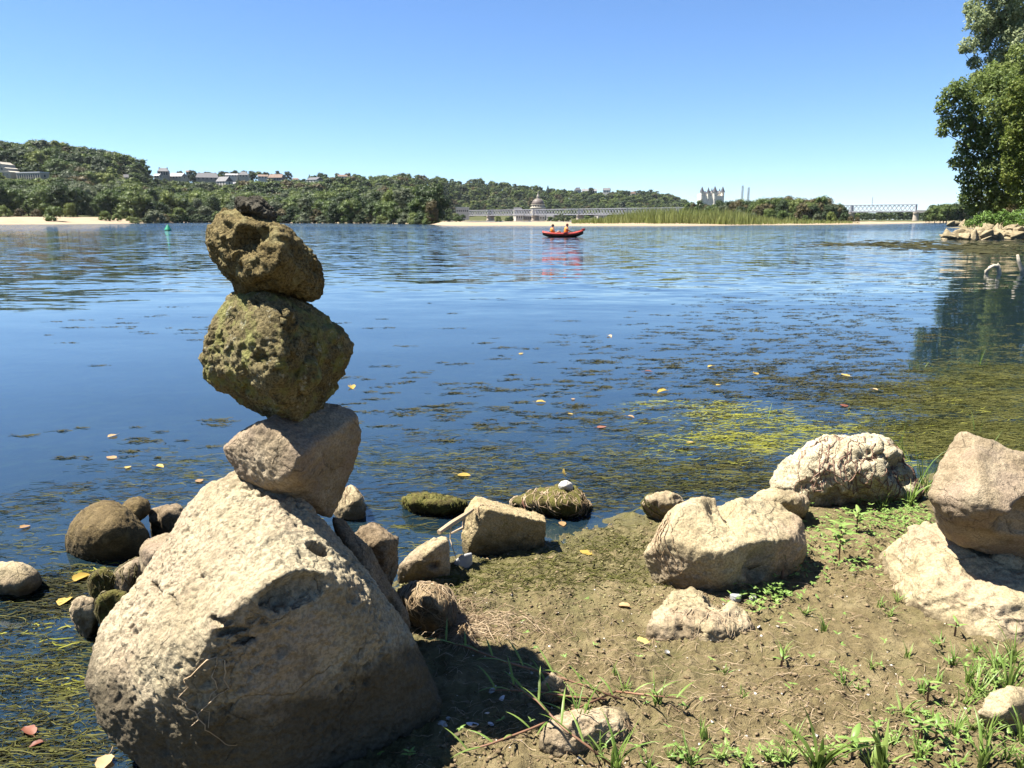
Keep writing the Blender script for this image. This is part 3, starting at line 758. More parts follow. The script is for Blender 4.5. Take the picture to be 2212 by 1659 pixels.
stone("stone", "flat cream stone sunk in the mud before the hollowed boulder", fl, M['tuffeau_pale'], sub=6, p=60, seed=99, cuts=14, scoops=4, low=0.10, mid=0.06, fine=0.004, pits=0.4, dents=[(at(1545,1300,2.66),(0.05,0.07,0.05)),(at(1478,1352,2.46),(0.02,0.05,0.04))])

# the pair of stones at the right edge
RU = body([(2063,934,2.85),(2081,932,2.85),(2126,954,2.82),(2178,972,2.8),(2230,990,2.8),(2330,1040,2.8),(2350,1120,2.8),(2300,1200,2.8),(2212,1206,2.8),(2140,1190,2.8),(2074,1178,2.8),(2036,1152,2.8),(2025,1114,2.76),(2008,1069,2.74),(2029,1010,2.8)], 2.85,
          [(2016,1076,2.66),(2084,1092,2.58),(2140,1088,2.56),(2230,1108,2.56),(2310,1110,2.6)], 0.42, 0.8)
stone("stone", "angular pink-grey stone balanced on a pale one at the right edge", RU, M['pinkstone'], sub=7, p=110, seed=101, cuts=14, scoops=3, low=0.02, mid=0.016, fine=0.003, pits=0.4, pit_f=36, pit_d=0.008, strata=0.01, strata_dir=(0.4,0.3,1))
RL = [(1949,1263,2.74),(1956,1249,2.8),(2025,1246,2.9),(2040,1228,2.9),(2072,1206,2.86),(2110,1195,2.86),(2170,1190,2.88),(2260,1200,2.9),(2370,1260,2.8),(2390,1360,2.6),(2300,1420,2.45),(2212,1404,2.45),(2168,1390,2.46),(2098,1374,2.5),(2063,1360,2.54),(1994,1336,2.6),(1952,1305,2.68),
      (2000,1290,2.66),(2090,1300,2.56),(2200,1310,2.52)]
rl = [at(*q) for q in RL]; rl += [Vector((p.x, p.y + 0.02, -0.06)) for p in rl[-12:-3]] + [Vector((1.55, 3.2, 0.0)), Vector((2.4, 3.2, 0.0)), Vector((1.65, 3.1, 0.22)), Vector((2.3, 3.1, 0.22))]
stone("stone", "lumpy pale pink stone under the angular one at the right edge", rl, M['tuffeau_pale'], sub=7, p=40, seed=103, cuts=10, scoops=0, low=0.05, mid=0.05, fine=0.003, pits=0.5, pit_f=20, pit_d=0.014,
      center=(1.9, 2.85, 0.06), dents=[(at(2130,1235,2.66)+Vector((0,0,.04)),(0.06,0.12,0.07)),(at(2180,1345,2.40),(0.09,0.05,0.025))], bumps=[(at(2072,1228,2.84),(0.07,0.06,0.06)),(at(2170,1230,2.80),(0.05,0.06,0.06))])

# small stones in the foreground mud
AR = [(1166,1610,1.905),(1182,1543,1.995),(1239,1540,2.025),(1301,1543,2.025),(1338,1526,2.045),(1359,1546,2.025),(1362,1602,1.955),(1281,1614,1.925),(1226,1620,1.905),(1197,1634,1.885),(1240,1560,1.925),(1330,1560,1.945)]
ar = [at(*q) for q in AR]; ar += [Vector((p.x, p.y + 0.02, 0.02)) for p in ar]
stone("stone", "small cream stone with a dark arched hollow, on the foreground mud", ar, M['tuffeau_pale'], sub=6, p=60, seed=105, cuts=14, scoops=3, low=0.05, mid=0.04, fine=0.003, pits=0.5, pit_f=50, pit_d=0.008, dents=[(at(1270,1596,1.86),(0.05,0.09,0.038)), (at(1318,1545,1.98),(0.012,0.04,0.02))])
stone("stone", "small cream stone half hidden by grass at the shadow's tip", body([(1170,1478),(1192,1452),(1213,1468),(1230,1500),(1184,1508)], 2.13, [], 0.09, 0.8, 0.05), M['tuffeau_pale'], sub=6, seed=107, p=80, cuts=14, low=0.06, mid=0.04, fine=0.002)
stone("stone", "pale stone in the grass at the lower right edge", body([(2110,1556),(2134,1503),(2169,1492),(2215,1488),(2260,1510),(2260,1570),(2180,1580),(2138,1570)], 1.99, [(2160,1530,1.93)], 0.14, 0.8, 0.06), M['tuffeau_pale'], sub=6, seed=109, p=80, cuts=14, scoops=3, low=0.05, mid=0.04)
for q, (u, v, r, l) in enumerate([(1590,1284,13,"small blue-grey pebble at the foot of the hollowed boulder"), (987,1585,8,"tan pebble nearest the huge boulder's right foot"), (966,1584,7,"tan pebble in the shadow's edge by the huge boulder"), (1035,1580,6,"tiny tan pebble touching the open shell"), (1480,1290,8,"small pale chip left of the flat sunken stone"), (1627,1288,9,"small grey chip right of the hollowed boulder's foot")]):
    g = on(u, v + r * 0.5, 0.055); s_ = r / FPX * g.y
    pts = [g + Vector((s_ * math.cos(a) * (1 + .2 * math.sin(3 * a + q)), s_ * .8 * math.sin(a), s_ * h)) for a in np.linspace(0, 6.28, 8) for h in (-0.6, 0.55)]
    stone("pebble", l, pts, [plain("pebble_grey", (0.34,0.34,0.33), 0.8), M['tuffeau'], M['tuffeau'], M['tuffeau'], M['tuffeau_pale'], plain("pebble_grey2", (0.32,0.30,0.28), 0.8)][q], sub=4, p=12, seed=120 + q, fine=0.0006, cat="pebble")

# ------------------------------------------------------------------ far buildings
rng = np.random.default_rng(12)
random.seed(4)
M['wall_cream'] = plain("cream_wall", (0.46, 0.42, 0.34), 0.9, 0.08, 0.4)
M['wall_white'] = plain("white_wall", (0.60, 0.57, 0.50), 0.9, 0.06, 0.4)
M['wall_grey'] = plain("grey_stone_wall", (0.30, 0.275, 0.235), 0.9, 0.12, 0.5)
M['slate'] = plain("slate_roof", (0.085, 0.085, 0.092), 0.6, 0.2, 0.8)
M['slate_pale'] = plain("weathered_slate_roof", (0.24, 0.235, 0.235), 0.6, 0.15, 0.8)
M['tile_brown'] = plain("brown_tile_roof", (0.17, 0.115, 0.085), 0.8, 0.2, 0.8)
M['pane'] = plain("window_glass", (0.035, 0.042, 0.05), 0.25, 0.2, 1.0, 0.5)
M['white_metal'] = plain("white_sheet_roof", (0.66, 0.66, 0.66), 0.6, 0.04, 0.3)
CLEAR = []      # (u0, u1, vtop, vbottom, Y) that trees in front leave open

def gable(mb, w, d, h, rh, over=0.4, hip=0.0):
    x, y = w / 2 + over, d / 2 + over
    r = w / 2 + over - hip * d / 2
    e = h - 0.15
    mb.add([(-x,-y,e),(x,-y,e),(x,y,e),(-x,y,e),(-r,0,h+rh),(r,0,h+rh)], [(0,1,5,4),(2,3,4,5),(1,2,5),(3,0,4),(3,2,1,0)])

def house(label, u0, u1, vt, vb, Y, rz=0.0, wall='wall_cream', roof='slate', rh=0.45, depth=0.8, hip=0.0, chim=1, rows=2, cols=3, cat="house", clear=True, turn=False):
    if u1 < 960:
        Yg = ground_Y((u0 + u1) / 2, vb)
        if Yg: Y = Yg + 4
    pb = at((u0 + u1) / 2, vb, Y); pt = at((u0 + u1) / 2, vt, Y)
    w = (at(u1, vb, Y).x - at(u0, vb, Y).x) * (1 / (abs(math.cos(rz)) + depth * abs(math.sin(rz))))
    H = (pt.z - pb.z) * (.82 if u1 < 960 and cat == 'house' else 1)
    h = H * (1 - rh); r = H * rh
    o = thing("house" if cat == "house" else cat.replace(' ', '_'), label, cat, (pb.x, Y, pb.z), rz)
    b = MB(); b.box((-w/2, -depth*w/2, -6), (w/2, depth*w/2, h))
    if hip == 0 and rh > 0.05:
        b.add([(-w/2,-depth*w/2,h),(-w/2,depth*w/2,h),(-w/2,0,h+r*.93)], [(0,2,1)]); b.add([(w/2,-depth*w/2,h),(w/2,depth*w/2,h),(w/2,0,h+r*.93)], [(0,1,2)])
    b.build("wall", M[wall], o)
    if rh > 0.05:
        b = MB(); gable(b, w, depth * w, h, r, 0.35, hip); rf = b.build("roof", M[roof], o)
        for k in range(chim):
            cx = (-0.36 + 0.72 * k / max(1, chim - 1)) * w if chim > 1 else 0.3 * w
            b = MB(); b.box((cx - .45, -.35, h + r * .4), (cx + .45, .35, h + r + .5)); b.build("chimney", M['wall_grey'], rf)
    else:
        b = MB(); b.box((-w/2 - .2, -depth*w/2 - .2, h), (w/2 + .2, depth*w/2 + .2, h + .5)); b.build("roof", M[roof], o)
    for i in range(rows):
        for j in range(cols):
            cx = (-0.5 + (j + 0.7) / (cols + 0.4)) * w; cz = h * (0.25 + 0.72 * (i + 0.25) / rows) if rows > 1 else h * .5
            ww, wh = min(0.55, w / cols * .28), min(0.9, h / rows * .34)
            b = MB(); b.box((cx - ww, -depth*w/2 - .06, cz - wh), (cx + ww, -depth*w/2 + .1, cz + wh)); b.build("window", M['pane'], o)
    for i in range(rows):
        b = MB(); cz = h * (0.25 + 0.72 * (i + 0.25) / rows) if rows > 1 else h * .5
        for s_ in (-1, 1):
            b = MB(); b.box((s_*w/2 - .08, -.5, cz - .7), (s_*w/2 + .08, .5, cz + .7)); b.build("window", M['pane'], o)
    if clear: CLEAR.append((u0 - 1, u1 + 1, vt, vb, Y))
    return o

house("grey stone manor with hipped roof standing highest on the ridge", 341, 367, 359, 380, 770, 0.25, 'wall_grey', 'slate', 0.42, 0.8, 0.6, 2, 2, 4)
house("low pale-roofed house right of the grey manor on the ridge", 368, 402, 371, 386, 780, -0.2, 'wall_cream', 'slate_pale', 0.6, 0.7, 0.0, 1, 1, 4)
house("tiny cream house above the pale roof on the ridge", 403, 413, 366, 377, 800, 0.1, 'wall_cream', 'tile_brown', 0.35, 0.8, 0, 1, 1, 2)
house("broad house with a big dark slate roof on the ridge", 423, 474, 370, 389, 770, 0.3, 'wall_grey', 'slate', 0.66, 0.6, 0.3, 2, 1, 5)
house("gabled house with slate roof and cream end wall below the ridge", 468, 503, 377, 402, 730, -0.5, 'wall_white', 'slate', 0.5, 0.7, 0, 1, 2, 3)
house("long low house with pale roof behind the gabled one", 488, 515, 373, 382, 800, 0.1, 'wall_white', 'slate_pale', 0.5, 0.5, 0, 1, 1, 4)
house("house with a steep hipped roof at the right of the ridge cluster", 515, 539, 368, 383, 800, 0.2, 'wall_cream', 'slate', 0.6, 0.8, 0.8, 1, 1, 3)
house("white cottage lowest on the slope of the ridge cluster", 491, 511, 390, 405, 690, 0.3, 'wall_white', 'slate_pale', 0.35, 0.8, 0, 1, 2, 2)
house("small grey house among the trees under the big wood", 268, 284, 374, 389, 640, 0.4, 'wall_grey', 'slate', 0.5, 0.8, 0, 1, 2, 2)
house("little pale house just below the grey manor", 334, 350, 373, 384, 720, -0.3, 'wall_cream', 'slate_pale', 0.5, 0.8, 0, 1, 1, 2)
house("cream house at the left end of the middle ridge", 557, 580, 375, 386, 800, 0.2, 'wall_white', 'tile_brown', 0.45, 0.7, 0, 1, 1, 3)
house("brown-roofed long house on the middle ridge", 581, 615, 373, 390, 800, -0.15, 'wall_grey', 'tile_brown', 0.55, 0.6, 0.2, 3, 1, 5)
house("tall white gabled house standing alone in the wood", 663, 699, 379, 401, 760, -0.55, 'wall_white', 'slate', 0.3, 0.7, 0, 1, 3, 3)
house("cream cottage half hidden left of the tall white house", 633, 645, 383, 392, 770, 0.2, 'wall_cream', 'tile_brown', 0.4, 0.8, 0, 0, 1, 2)
house("white house with brown roof on the crest right of the tall white house", 729, 751, 375, 387, 820, 0.3, 'wall_white', 'tile_brown', 0.4, 0.7, 0, 1, 1, 3)
house("pale house with hipped roof on the far crest above the dome", 1240, 1255, 405, 417, 1200, 0.2, 'wall_white', 'slate', 0.5, 0.8, 0.7, 1, 1, 3)
house("long white house on the far crest above the bridge", 1257, 1289, 408, 418, 1205, 0.05, 'wall_white', 'slate_pale', 0.45, 0.3, 0, 2, 1, 7)
house("white house at the right end of the far crest", 1302, 1319, 406, 417, 1220, -0.3, 'wall_white', 'slate', 0.45, 0.7, 0, 1, 2, 2)
house("small white house on the far slope before the cliff", 1362, 1372, 414, 424, 1240, 0.2, 'wall_white', 'tile_brown', 0.4, 0.8, 0, 1, 1, 2)
house("small cream house behind the wood left of the dome", 1109, 1127, 448, 460, 880, 0.2, 'wall_cream', 'slate', 0.4, 0.8, 0, 2, 1, 3)
house("white riverside house seen under the bridge left of the middle pier", 1110, 1130, 462, 473, 870, 0.3, 'wall_white', 'slate', 0.35, 0.8, 0, 1, 2, 3)
house("grey riverside hall seen under the bridge before the dome", 1131, 1149, 463, 475, 880, 0.0, 'wall_grey', 'slate', 0.3, 0.6, 0, 0, 1, 4)
house("low white riverside house right of the middle pier", 1158, 1177, 464, 474, 860, 0.1, 'wall_white', 'slate', 0.3, 0.7, 0, 1, 1, 3)
house("white riverside house with slate roof seen between two piers", 1180, 1198, 462, 477, 850, -0.3, 'wall_white', 'slate', 0.35, 0.8, 0, 1, 2, 2)
house("white house under the bridge near the green thicket", 1284, 1310, 461, 476, 820, 0.35, 'wall_white', 'slate', 0.3, 0.8, 0, 1, 2, 3)
house("long white flat-roofed shed at the left end of the bridge", 985, 1013, 449, 462, 830, 0.0, 'wall_white', 'white_metal', 0.0, 0.4, 0, 0, 1, 6, cat="shed")

# industrial buildings on the left
o = house("long cream factory wing with rows of windows at the left", 38, 108, 374, 396, 520, -0.32, 'wall_cream', 'white_metal', 0.0, 0.35, 0, 0, 2, 10, cat="factory")
def ornate():
    Y = (ground_Y(0, 388) or 521) + 6; p = at(3, 388, Y); sc_ = 62 * Y / KU / 33
    o = thing("hall", "ornate pale hall with stepped gable and arched window at the left edge", "hall", (p.x, Y, p.z), -0.1, None, (sc_, sc_, sc_ * 1.5))
    b = MB()
    prof = [(-16,-6),(16.5,-6),(16.5,5.5),(12.5,6.5),(11.8,8.2),(8.6,9.2),(8.0,11.2),(5.6,11.6),(3,13.0),(-3,13.0),(-5.6,11.6),(-8,11.2),(-8.6,9.2),(-11.8,8.2),(-12.5,6.5),(-16,5.5)]
    n = len(prof)
    b.add([(x,-6,z) for x, z in prof] + [(x,14,z) for x, z in prof], [tuple(range(n)), tuple(range(2*n-1,n-1,-1))] + [(i, n+i, n+(i+1)%n, (i+1)%n) for i in range(n)])
    b.build("wall", M['wall_cream'], o)
    def arch(cx, z0, w, h, r):
        b = MB(); pts = [(cx-w, z0), (cx+w, z0)] + [(cx+w*math.cos(a), z0+h+w*math.sin(a)) for a in np.linspace(0, math.pi, 9)]
        b.add([(x,-6.12,z) for x, z in pts], [tuple(range(len(pts)))]); g = b.build("window", M['pane'], o)
        b = MB()
        for k in range(1, 4):
            x = cx - w + 2*w*k/4; b.box((x-.12,-6.3,z0),(x+.12,-6.14,z0+h+w*.6))
        b.box((cx-w,-6.29,z0+h*.5-.1),(cx+w,-6.15,z0+h*.5+.1)); b.build("frame", M['wall_cream'], g)
    arch(0, 0.5, 3.2, 4.0, 0); arch(7.4, 1.0, 1.0, 3.0, 0); arch(-7.4, 1.0, 1.0, 3.0, 0); arch(12.5, 1.0, 0.8, 2.0, 0)
    b = MB(); b.lathe([(1.0, 0), (1.0, 0.1)], 12); w = b.build("window", M['pane'], o, (6.8, -6.05, 7.6)); w.rotation_euler = (math.pi/2, 0, 0)
    b = MB(); b.box((-16.4,-6.35,5.1),(16.9,-5.9,5.5)); b.box((-3.4,-6.4,12.9),(3.4,-5.5,13.5)); b.build("cornice", M['wall_white'], o)
    CLEAR.append((-30, 34, 353, 390, Y))
ornate()

# church dome behind the bridge
def church():
    Y = 900; c = at(1162, 474, Y); s = 900 / KU
    o = thing("church", "round domed church with lantern rising behind the bridge", "church", (c.x, Y, c.z))
    zb = lambda v: at(1162, v, Y).z - c.z
    b = MB(); b.lathe([(16*s, -3), (16*s, zb(450)), (17*s, zb(449.5)), (17*s, zb(448)), (14.6*s, zb(447)), (14.6*s, zb(443.2)), (15.4*s, zb(442.8)), (15.4*s, zb(441.8)), (13*s, zb(441.6))], 24); b.build("drum", M['wall_cream'], o)
    b = MB(); dz0, dz1 = zb(441.6), zb(428.5)
    b.lathe([(13.4*s*math.cos(a)**0.9, dz0 + (dz1-dz0)*math.sin(a)) for a in np.linspace(0, 1.42, 9)], 24); b.build("dome", plain("dome_lead", (0.13, 0.105, 0.09), 0.6, 0.2, 0.6), o, smooth=True)
    b = MB(); b.lathe([(3.2*s, zb(429)), (3.0*s, zb(425)), (3.4*s, zb(424.6)), (2.4*s, zb(422)), (1.3*s, zb(420)), (0.9*s, zb(417.5)), (0.7*s, zb(414)), (0.2*s, zb(413))], 10); b.build("lantern", M['wall_grey'], o)
    for k in range(16):
        t = 2*math.pi*k/16; r = 14.7*s
        b = MB(); b.box((-.5,-.15,-1.0),(.5,.15,.9)); w = b.build("window", M['pane'], o, (r*math.sin(t), -r*math.cos(t), (zb(445.2)))); w.rotation_euler = (0,0,t)
    b = MB()
    x0, x1 = (1140-1162)*s, (1198-1162)*s
    b.box((-34*s, 5, -3), (-12*s, 22, zb(455))); b.box((16.5*s, 5, -3), (36*s, 20, zb(459))); b.build("nave", M['wall_grey'], o)
    b = MB(); b.box((-34.5*s, 4.5, zb(455)), (-11.8*s, 22.5, zb(453))); b.box((16.3*s, 4.5, zb(459)), (36.5*s, 20.5, zb(457))); b.build("nave_roof", M['slate'], o)
    CLEAR.append((1143, 1182, 412, 462, Y))
church()

# castle on its spur
def castle():
    Y = 1480; s = Y / KU; c = at(1538, 440, Y)
    o = thing("castle", "pale castle with pointed towers on the skyline", "castle", (c.x, Y, c.z))
    zb = lambda v: at(1538, v, Y).z - c.z
    X = lambda u: (u - 1538) * s
    wl_, sl = plain('castle_wall', (0.70, 0.65, 0.55), .9, .06, .2), plain("castle_slate", (0.05, 0.052, 0.06), 0.6, 0.15, 0.3)
    b = MB(); b.box((X(1514), -1, -12), (X(1563), 20, zb(423)));b.box((X(1513), 2, -12), (X(1530), 26, zb(418))); b.box((X(1529), 0, -12), (X(1549), 22, zb(419))); b.box((X(1547), 8, -12), (X(1564), 30, zb(418))); b.build("wall", wl_, o)
    def roof(u0, u1, v0, v1, y0, y1):
        b = MB(); a = X(u0)-.3; e = X(u1)+.3; z0 = zb(v0)-.1; z1 = zb(v1); ym = (y0+y1)/2
        b.add([(a,y0-.3,z0),(e,y0-.3,z0),(e,y1+.3,z0),(a,y1+.3,z0),(a+2.5,ym,z1),(e-2.5,ym,z1)], [(0,1,5,4),(2,3,4,5),(1,2,5),(3,0,4),(3,2,1,0)]); b.build("roof", sl, o)
    roof(1519, 1530, 418, 412.5, 2, 26); roof(1531, 1547, 419, 412, 0, 22); roof(1549, 1562, 418, 411.5, 8, 30)
    def tower(u, r, vb, vt, y, n=12):
        b = MB(); z = zb(vb); b.lathe([(r*s, -12), (r*s, z-2.2), (r*s*1.16, z-1.4), (r*s*1.16, z)], n); t = b.build("tower", wl_, o, (X(u), y, 0))
        b = MB(); zt = zb(vt); b.lathe([(r*s*1.3, z-.1), (r*s*.75, z+(zt-z)*.45), (r*s*.2, zt-1.2), (.1, zt)], n); b.build("spire", sl, t)
        b = MB(); b.box((-.6,-r*s-.12,z*.3),(.6,-r*s+.3,z*.3+2)); b.box((-.5,-r*s-.12,z*.65),(.5,-r*s+.3,z*.65+1.8)); b.build("window", M['pane'], t)
    tower(1515.5, 3.8, 414, 402.5, 1); tower(1529, 3.0, 416, 404, 0); tower(1542.5, 4.4, 414.5, 401.5, -1); tower(1561.5, 3.8, 414, 402, 6); tower(1556, 1.3, 412, 405.5, 10); tower(1519.5, 1.2, 412, 406.5, 8); tower(1537.5, 1.4, 412.5, 405, 4)
    for u, v, y in [(1534, 424, -.0), (1536.5, 430, 0), (1547, 422, 0), (1552, 420, 8), (1556, 426, 8), (1524, 428, 2), (1520, 426, 2), (1552, 428, 8)]:
        b = MB(); b.box((X(u)-.7, y-.12, zb(v)), (X(u)+.7, y+.2, zb(v)+2.2)); b.build("window", M['pane'], o)
    CLEAR.append((1509, 1567, 401, 431, Y))
castle()

# lattice masts beside the castle
for lab, u, v0, v1, w in [("taller lattice mast right of the castle on the skyline", 1602.5, 401, 436, 1.7), ("shorter lattice mast furthest right of the castle", 1615.5, 405, 438, 1.7)]:
    Y = 1550; p = at(u, v1, Y); H = at(u, v0, Y).z - p.z
    o = thing("mast", lab, "mast", (p.x, Y, p.z))
    for sx in (-1, 1):
        for sy in (-1, 1):
            b = MB(); b.bar((sx*w, sy*w, -6), (sx*w*.7, sy*w*.7, H), .35); b.build("leg", M['wall_grey'], o)
    b = MB(); n = 9
    for k in range(n):
        z0, z1 = H*k/n, H*(k+1)/n
        for sy in (-1, 1):
            b.bar((-w*.85, sy*w*.85, z0), (w*.85, sy*w*.85, z1), .22); b.bar((w*.85, sy*w*.85, z0), (-w*.85, sy*w*.85, z1), .22); b.bar((-w*.85, sy*w*.85, z1), (w*.85, sy*w*.85, z1), .22)
    tag(b.build("bracing", M['wall_grey'], o), kind="stuff")

# lattice girder railway bridge
def bridge():
    steel = plain("grey_steel", (0.42, 0.42, 0.45), 0.55, 0.1, 0.2)
    pale = plain("pier_stone", (0.40, 0.34, 0.27), 0.9, 0.12, 0.3)
    A = at(990, 466.6, 850); Bp = at(1981, 457.4, 640)
    d = (Bp - A); L = Vector((d.x, d.y, 0)).length; dirv = d / L
    piers = [1056, 1153, 1250, 1354, 1462, 1580, 1705, 1837, 1977]
    o = thing("railway_bridge", "long grey lattice girder railway bridge on stone piers", "bridge", (0, 0, 0))
    def pos(u):
        # the point of the bridge line seen at u
        k = (u - 1106) / KU
        t = (k * A.y - A.x) / (dirv.x - k * dirv.y)
        return t
    ts = [0.0] + [pos(u) for u in piers]
    nrm = Vector((-dirv.y, dirv.x, 0)).normalized()
    Ht = 5.6
    up = Vector((0, 0, 1))
    for a, e in zip(ts[:-1], ts[1:]):
        for s_ in (0, 1):
            off = nrm * (6.5 * s_)
            p = A + dirv * (a + 0.35) + off; q = A + dirv * (e - 0.35) + off
            b = MB(); b.bar(p + up*.4, q + up*.4, .7, .8); b.build("bottom_chord", steel, o)
            b = MB(); b.bar(p + up*Ht, q + up*Ht, .7, .55); b.build("top_chord", steel, o)
            b = MB(); n = max(8, int((e - a) / 3.0)); st = (e - a - .7) / n
            for k in range(-1, n):
                for sg in (1, -1):
                    k0, k1 = (k, k + 1) if sg == 1 else (k + 1, k)
                    z0, z1 = .7, Ht - .2
                    if min(k0, k1) < 0 or max(k0, k1) > n: continue
                    b.bar(p + dirv*(st*k0) + up*z0 + nrm*(.12*sg), p + dirv*(st*k1) + up*z1 + nrm*(.12*sg), .2, .30)
            tag(b.build("lattice", steel, o), kind="stuff")
            for w in (p, q):
                b = MB(); b.bar(w + up*.1, w + up*(Ht+.2), .9, 1.1); b.build("end_post", steel, o)
        b = MB(); p = A + dirv*a + nrm*3.25; q = A + dirv*e + nrm*3.25
        b.bar(p - up*.05, q - up*.05, 6.0, .35); b.build("deck", plain("deck_steel", (0.16, 0.15, 0.15), 0.8), o)
    for t in ts[1:]:
        c = A + dirv*t + nrm*3.25; top = c.z - .35
        b = MB(); n = 20
        def ring(z, k): return [Vector((c.x, c.y, z)) + nrm*(max(-3.4, min(3.4, 5.4*math.cos(x)))*k + 1.9*k*math.cos(x)) + dirv*(2.0*k*math.sin(x)) for x in [2*math.pi*i/n for i in range(n)]]
        prof = [(-3, 1.28), (0.9, 1.25), (1.0, 1.1), (top-1.0, 1.0), (top-.95, 1.15), (top, 1.15)]
        vs = [v for z, k in prof for v in ring(z, k)]
        fs = [(i*n+j, i*n+(j+1)%n, (i+1)*n+(j+1)%n, (i+1)*n+j) for i in range(len(prof)-1) for j in range(n)] + [tuple((len(prof)-1)*n+j for j in range(n))]
        b.add(vs, fs); b.build("pier", pale, o)
    # plain girder continuing to the right bank
    p = A + dirv*ts[-1]; q = p + (at(2110, 458.6, 612) - p)
    for s_ in (0, 1):
        b = MB(); b.bar(p + nrm*6.5*s_ + up*.2, q + nrm*6.5*s_ + up*.2, .6, 1.9); b.build("plate_girder", plain("brown_steel", (0.20, 0.19, 0.18), 0.7), o)
    b = MB(); b.bar(p + nrm*6.0 + up*1.3, q + nrm*6.0 + up*1.3, .2, .2); b.build("hand_rail", steel, o)
    b = MB(); w = A + dirv*pos(1880) + nrm*3; b.bar(w + up*Ht, w + up*(Ht+6.5), .35); b.build("signal_post", steel, o)
bridge()

# ------------------------------------------------------------------ trees
def leaf_quads(C, Nrm, size, rs, aspect=0.62, droop=0.0):
    """kite-shaped leaf faces at C, roughly facing Nrm"""
    n = len(C)
    Nn = Nrm + rs.normal(size=(n, 3)) * 0.55
    Nn /= np.linalg.norm(Nn, axis=1)[:, None] + 1e-9
    r = rs.normal(size=(n, 3)); r[:, 2] -= droop
    T = r - (r * Nn).sum(1)[:, None] * Nn
    T /= np.linalg.norm(T, axis=1)[:, None] + 1e-9
    Bv = np.cross(Nn, T)
    s = (size * rs.uniform(0.6, 1.35, n))[:, None]
    a = C - T * s * 0.5; b = C + Bv * s * aspect * 0.5 - T * s * .05; c = C + T * s * 0.5; d = C - Bv * s * aspect * 0.5 - T * s * .05
    V = np.stack([a, b, c, d], 1).reshape(-1, 3)
    F = np.arange(4 * n).reshape(n, 4)
    return V, F

def puffs(rs, n, shape):
    """clump centres and radii of a crown of unit height standing on z = 0"""
    out = []
    for k in range(n):
        a = rs.uniform(0, 2 * math.pi); h = rs.uniform(0, 1)
        if shape == 'round':   z = 0.12 + 0.74 * h; r = (0.30 + .14 * rs.uniform()) * math.sqrt(max(0.05, 1 - ((h - .42) / .64) ** 2)); pr = rs.uniform(.07, .19)
        elif shape == 'tall':  z = 0.16 + 0.74 * h; r = 0.20 * math.sqrt(max(0.05, 1 - ((h - .4) / .66) ** 2)); pr = rs.uniform(.08, .13)
        elif shape == 'bush':  z = 0.10 + 0.66 * h; r = 0.55 * math.sqrt(max(0.05, 1 - h * .85)); pr = rs.uniform(.14, .24)
        else:                  z = 0.10 + 0.82 * h; r = 0.24 * (1 - h) + 0.02; pr = rs.uniform(.06, .12) * (1.25 - h)
        q = rs.uniform(.55, 1.0)
        out.append((r * q * math.cos(a), r * q * math.sin(a), z, pr))
    return np.array(out)

def crown_arrays(seed, shape='round', npuff=30, nleaf=1500, size=0.05, core=True):
    rs = np.random.default_rng(seed)
    P = puffs(rs, npuff, shape)
    idx = rs.choice(npuff, nleaf, p=(P[:, 3] ** 2) / (P[:, 3] ** 2).sum())
    d = rs.normal(size=(nleaf, 3)); d /= np.linalg.norm(d, axis=1)[:, None]
    d[:, 2] = np.where(rs.uniform(size=nleaf) < .55, np.abs(d[:, 2]), d[:, 2])
    rad = P[idx, 3] * (rs.uniform(.55, 1.0, nleaf) ** .6 * (1.12 + .35 * fbm(d * 2.1 + P[idx, :3] * 19, seed, 2)))
    C = P[idx, :3] + d * rad[:, None]
    V, F = leaf_quads(C, d, size, rs)
    if core:
        iv, if_ = ico(1)
        vs = [V]; fs = [F]; b = len(V)
        for x, y, z, r in P:
            k = iv * r * .68 * (1 + .25 * rs.normal(size=(len(iv), 1))) + np.array([x, y, z])
            vs.append(k); fs.append(np.concatenate([if_, if_[:, :1]], 1)[:, [0, 1, 2, 2]] + b); b += len(iv)
        return np.concatenate(vs), np.concatenate(fs), nleaf
    return V, F, nleaf

def crown_mesh(name, mat, *a, **k):
    V, F, n = crown_arrays(*a, **k)
    tri = F[n:, :3]
    me = bpy.data.meshes.new(name)
    me.vertices.add(len(V)); me.vertices.foreach_set("co", V.astype(np.float32).ravel())
    lt = np.concatenate([np.full(n, 4), np.full(len(tri), 3)]).astype(np.int32)
    li = np.concatenate([F[:n].ravel(), tri.ravel()]).astype(np.int32)
    me.loops.add(len(li)); me.loops.foreach_set("vertex_index", li)
    me.polygons.add(len(lt)); me.polygons.foreach_set("loop_start", np.concatenate([[0], np.cumsum(lt)[:-1]]).astype(np.int32)); me.polygons.foreach_set("loop_total", lt)
    me.materials.append(mat); me.update(calc_edges=True)
    return me

M['bark'] = plain("bark", (0.11, 0.085, 0.06), 0.95, 0.3, 2.0)
M['lf_dark'] = leaf_mat("dark_foliage", [(0.25, (0.017, 0.031, 0.011)), (0.55, (0.036, 0.063, 0.017)), (0.85, (0.068, 0.099, 0.028))], sc=0.06)
M['lf_mid'] = leaf_mat("green_foliage", [(0.25, (0.041, 0.073, 0.016)), (0.55, (0.084, 0.129, 0.028)), (0.85, (0.161, 0.195, 0.048))], sc=0.06)
M['lf_lime'] = leaf_mat("lime_foliage", [(0.25, (0.063, 0.097, 0.019)), (0.55, (0.120, 0.165, 0.030)), (0.85, (0.187, 0.216, 0.052))], sc=0.08)
M['lf_willow'] = leaf_mat("willow_foliage", [(0.25, (0.057, 0.077, 0.040)), (0.55, (0.101, 0.126, 0.064)), (0.85, (0.155, 0.175, 0.095))], sc=0.08)
M['lf_brown'] = leaf_mat("dry_foliage", [(0.25, (0.049, 0.044, 0.015)), (0.55, (0.091, 0.077, 0.029)), (0.85, (0.148, 0.119, 0.052))], sc=0.06)

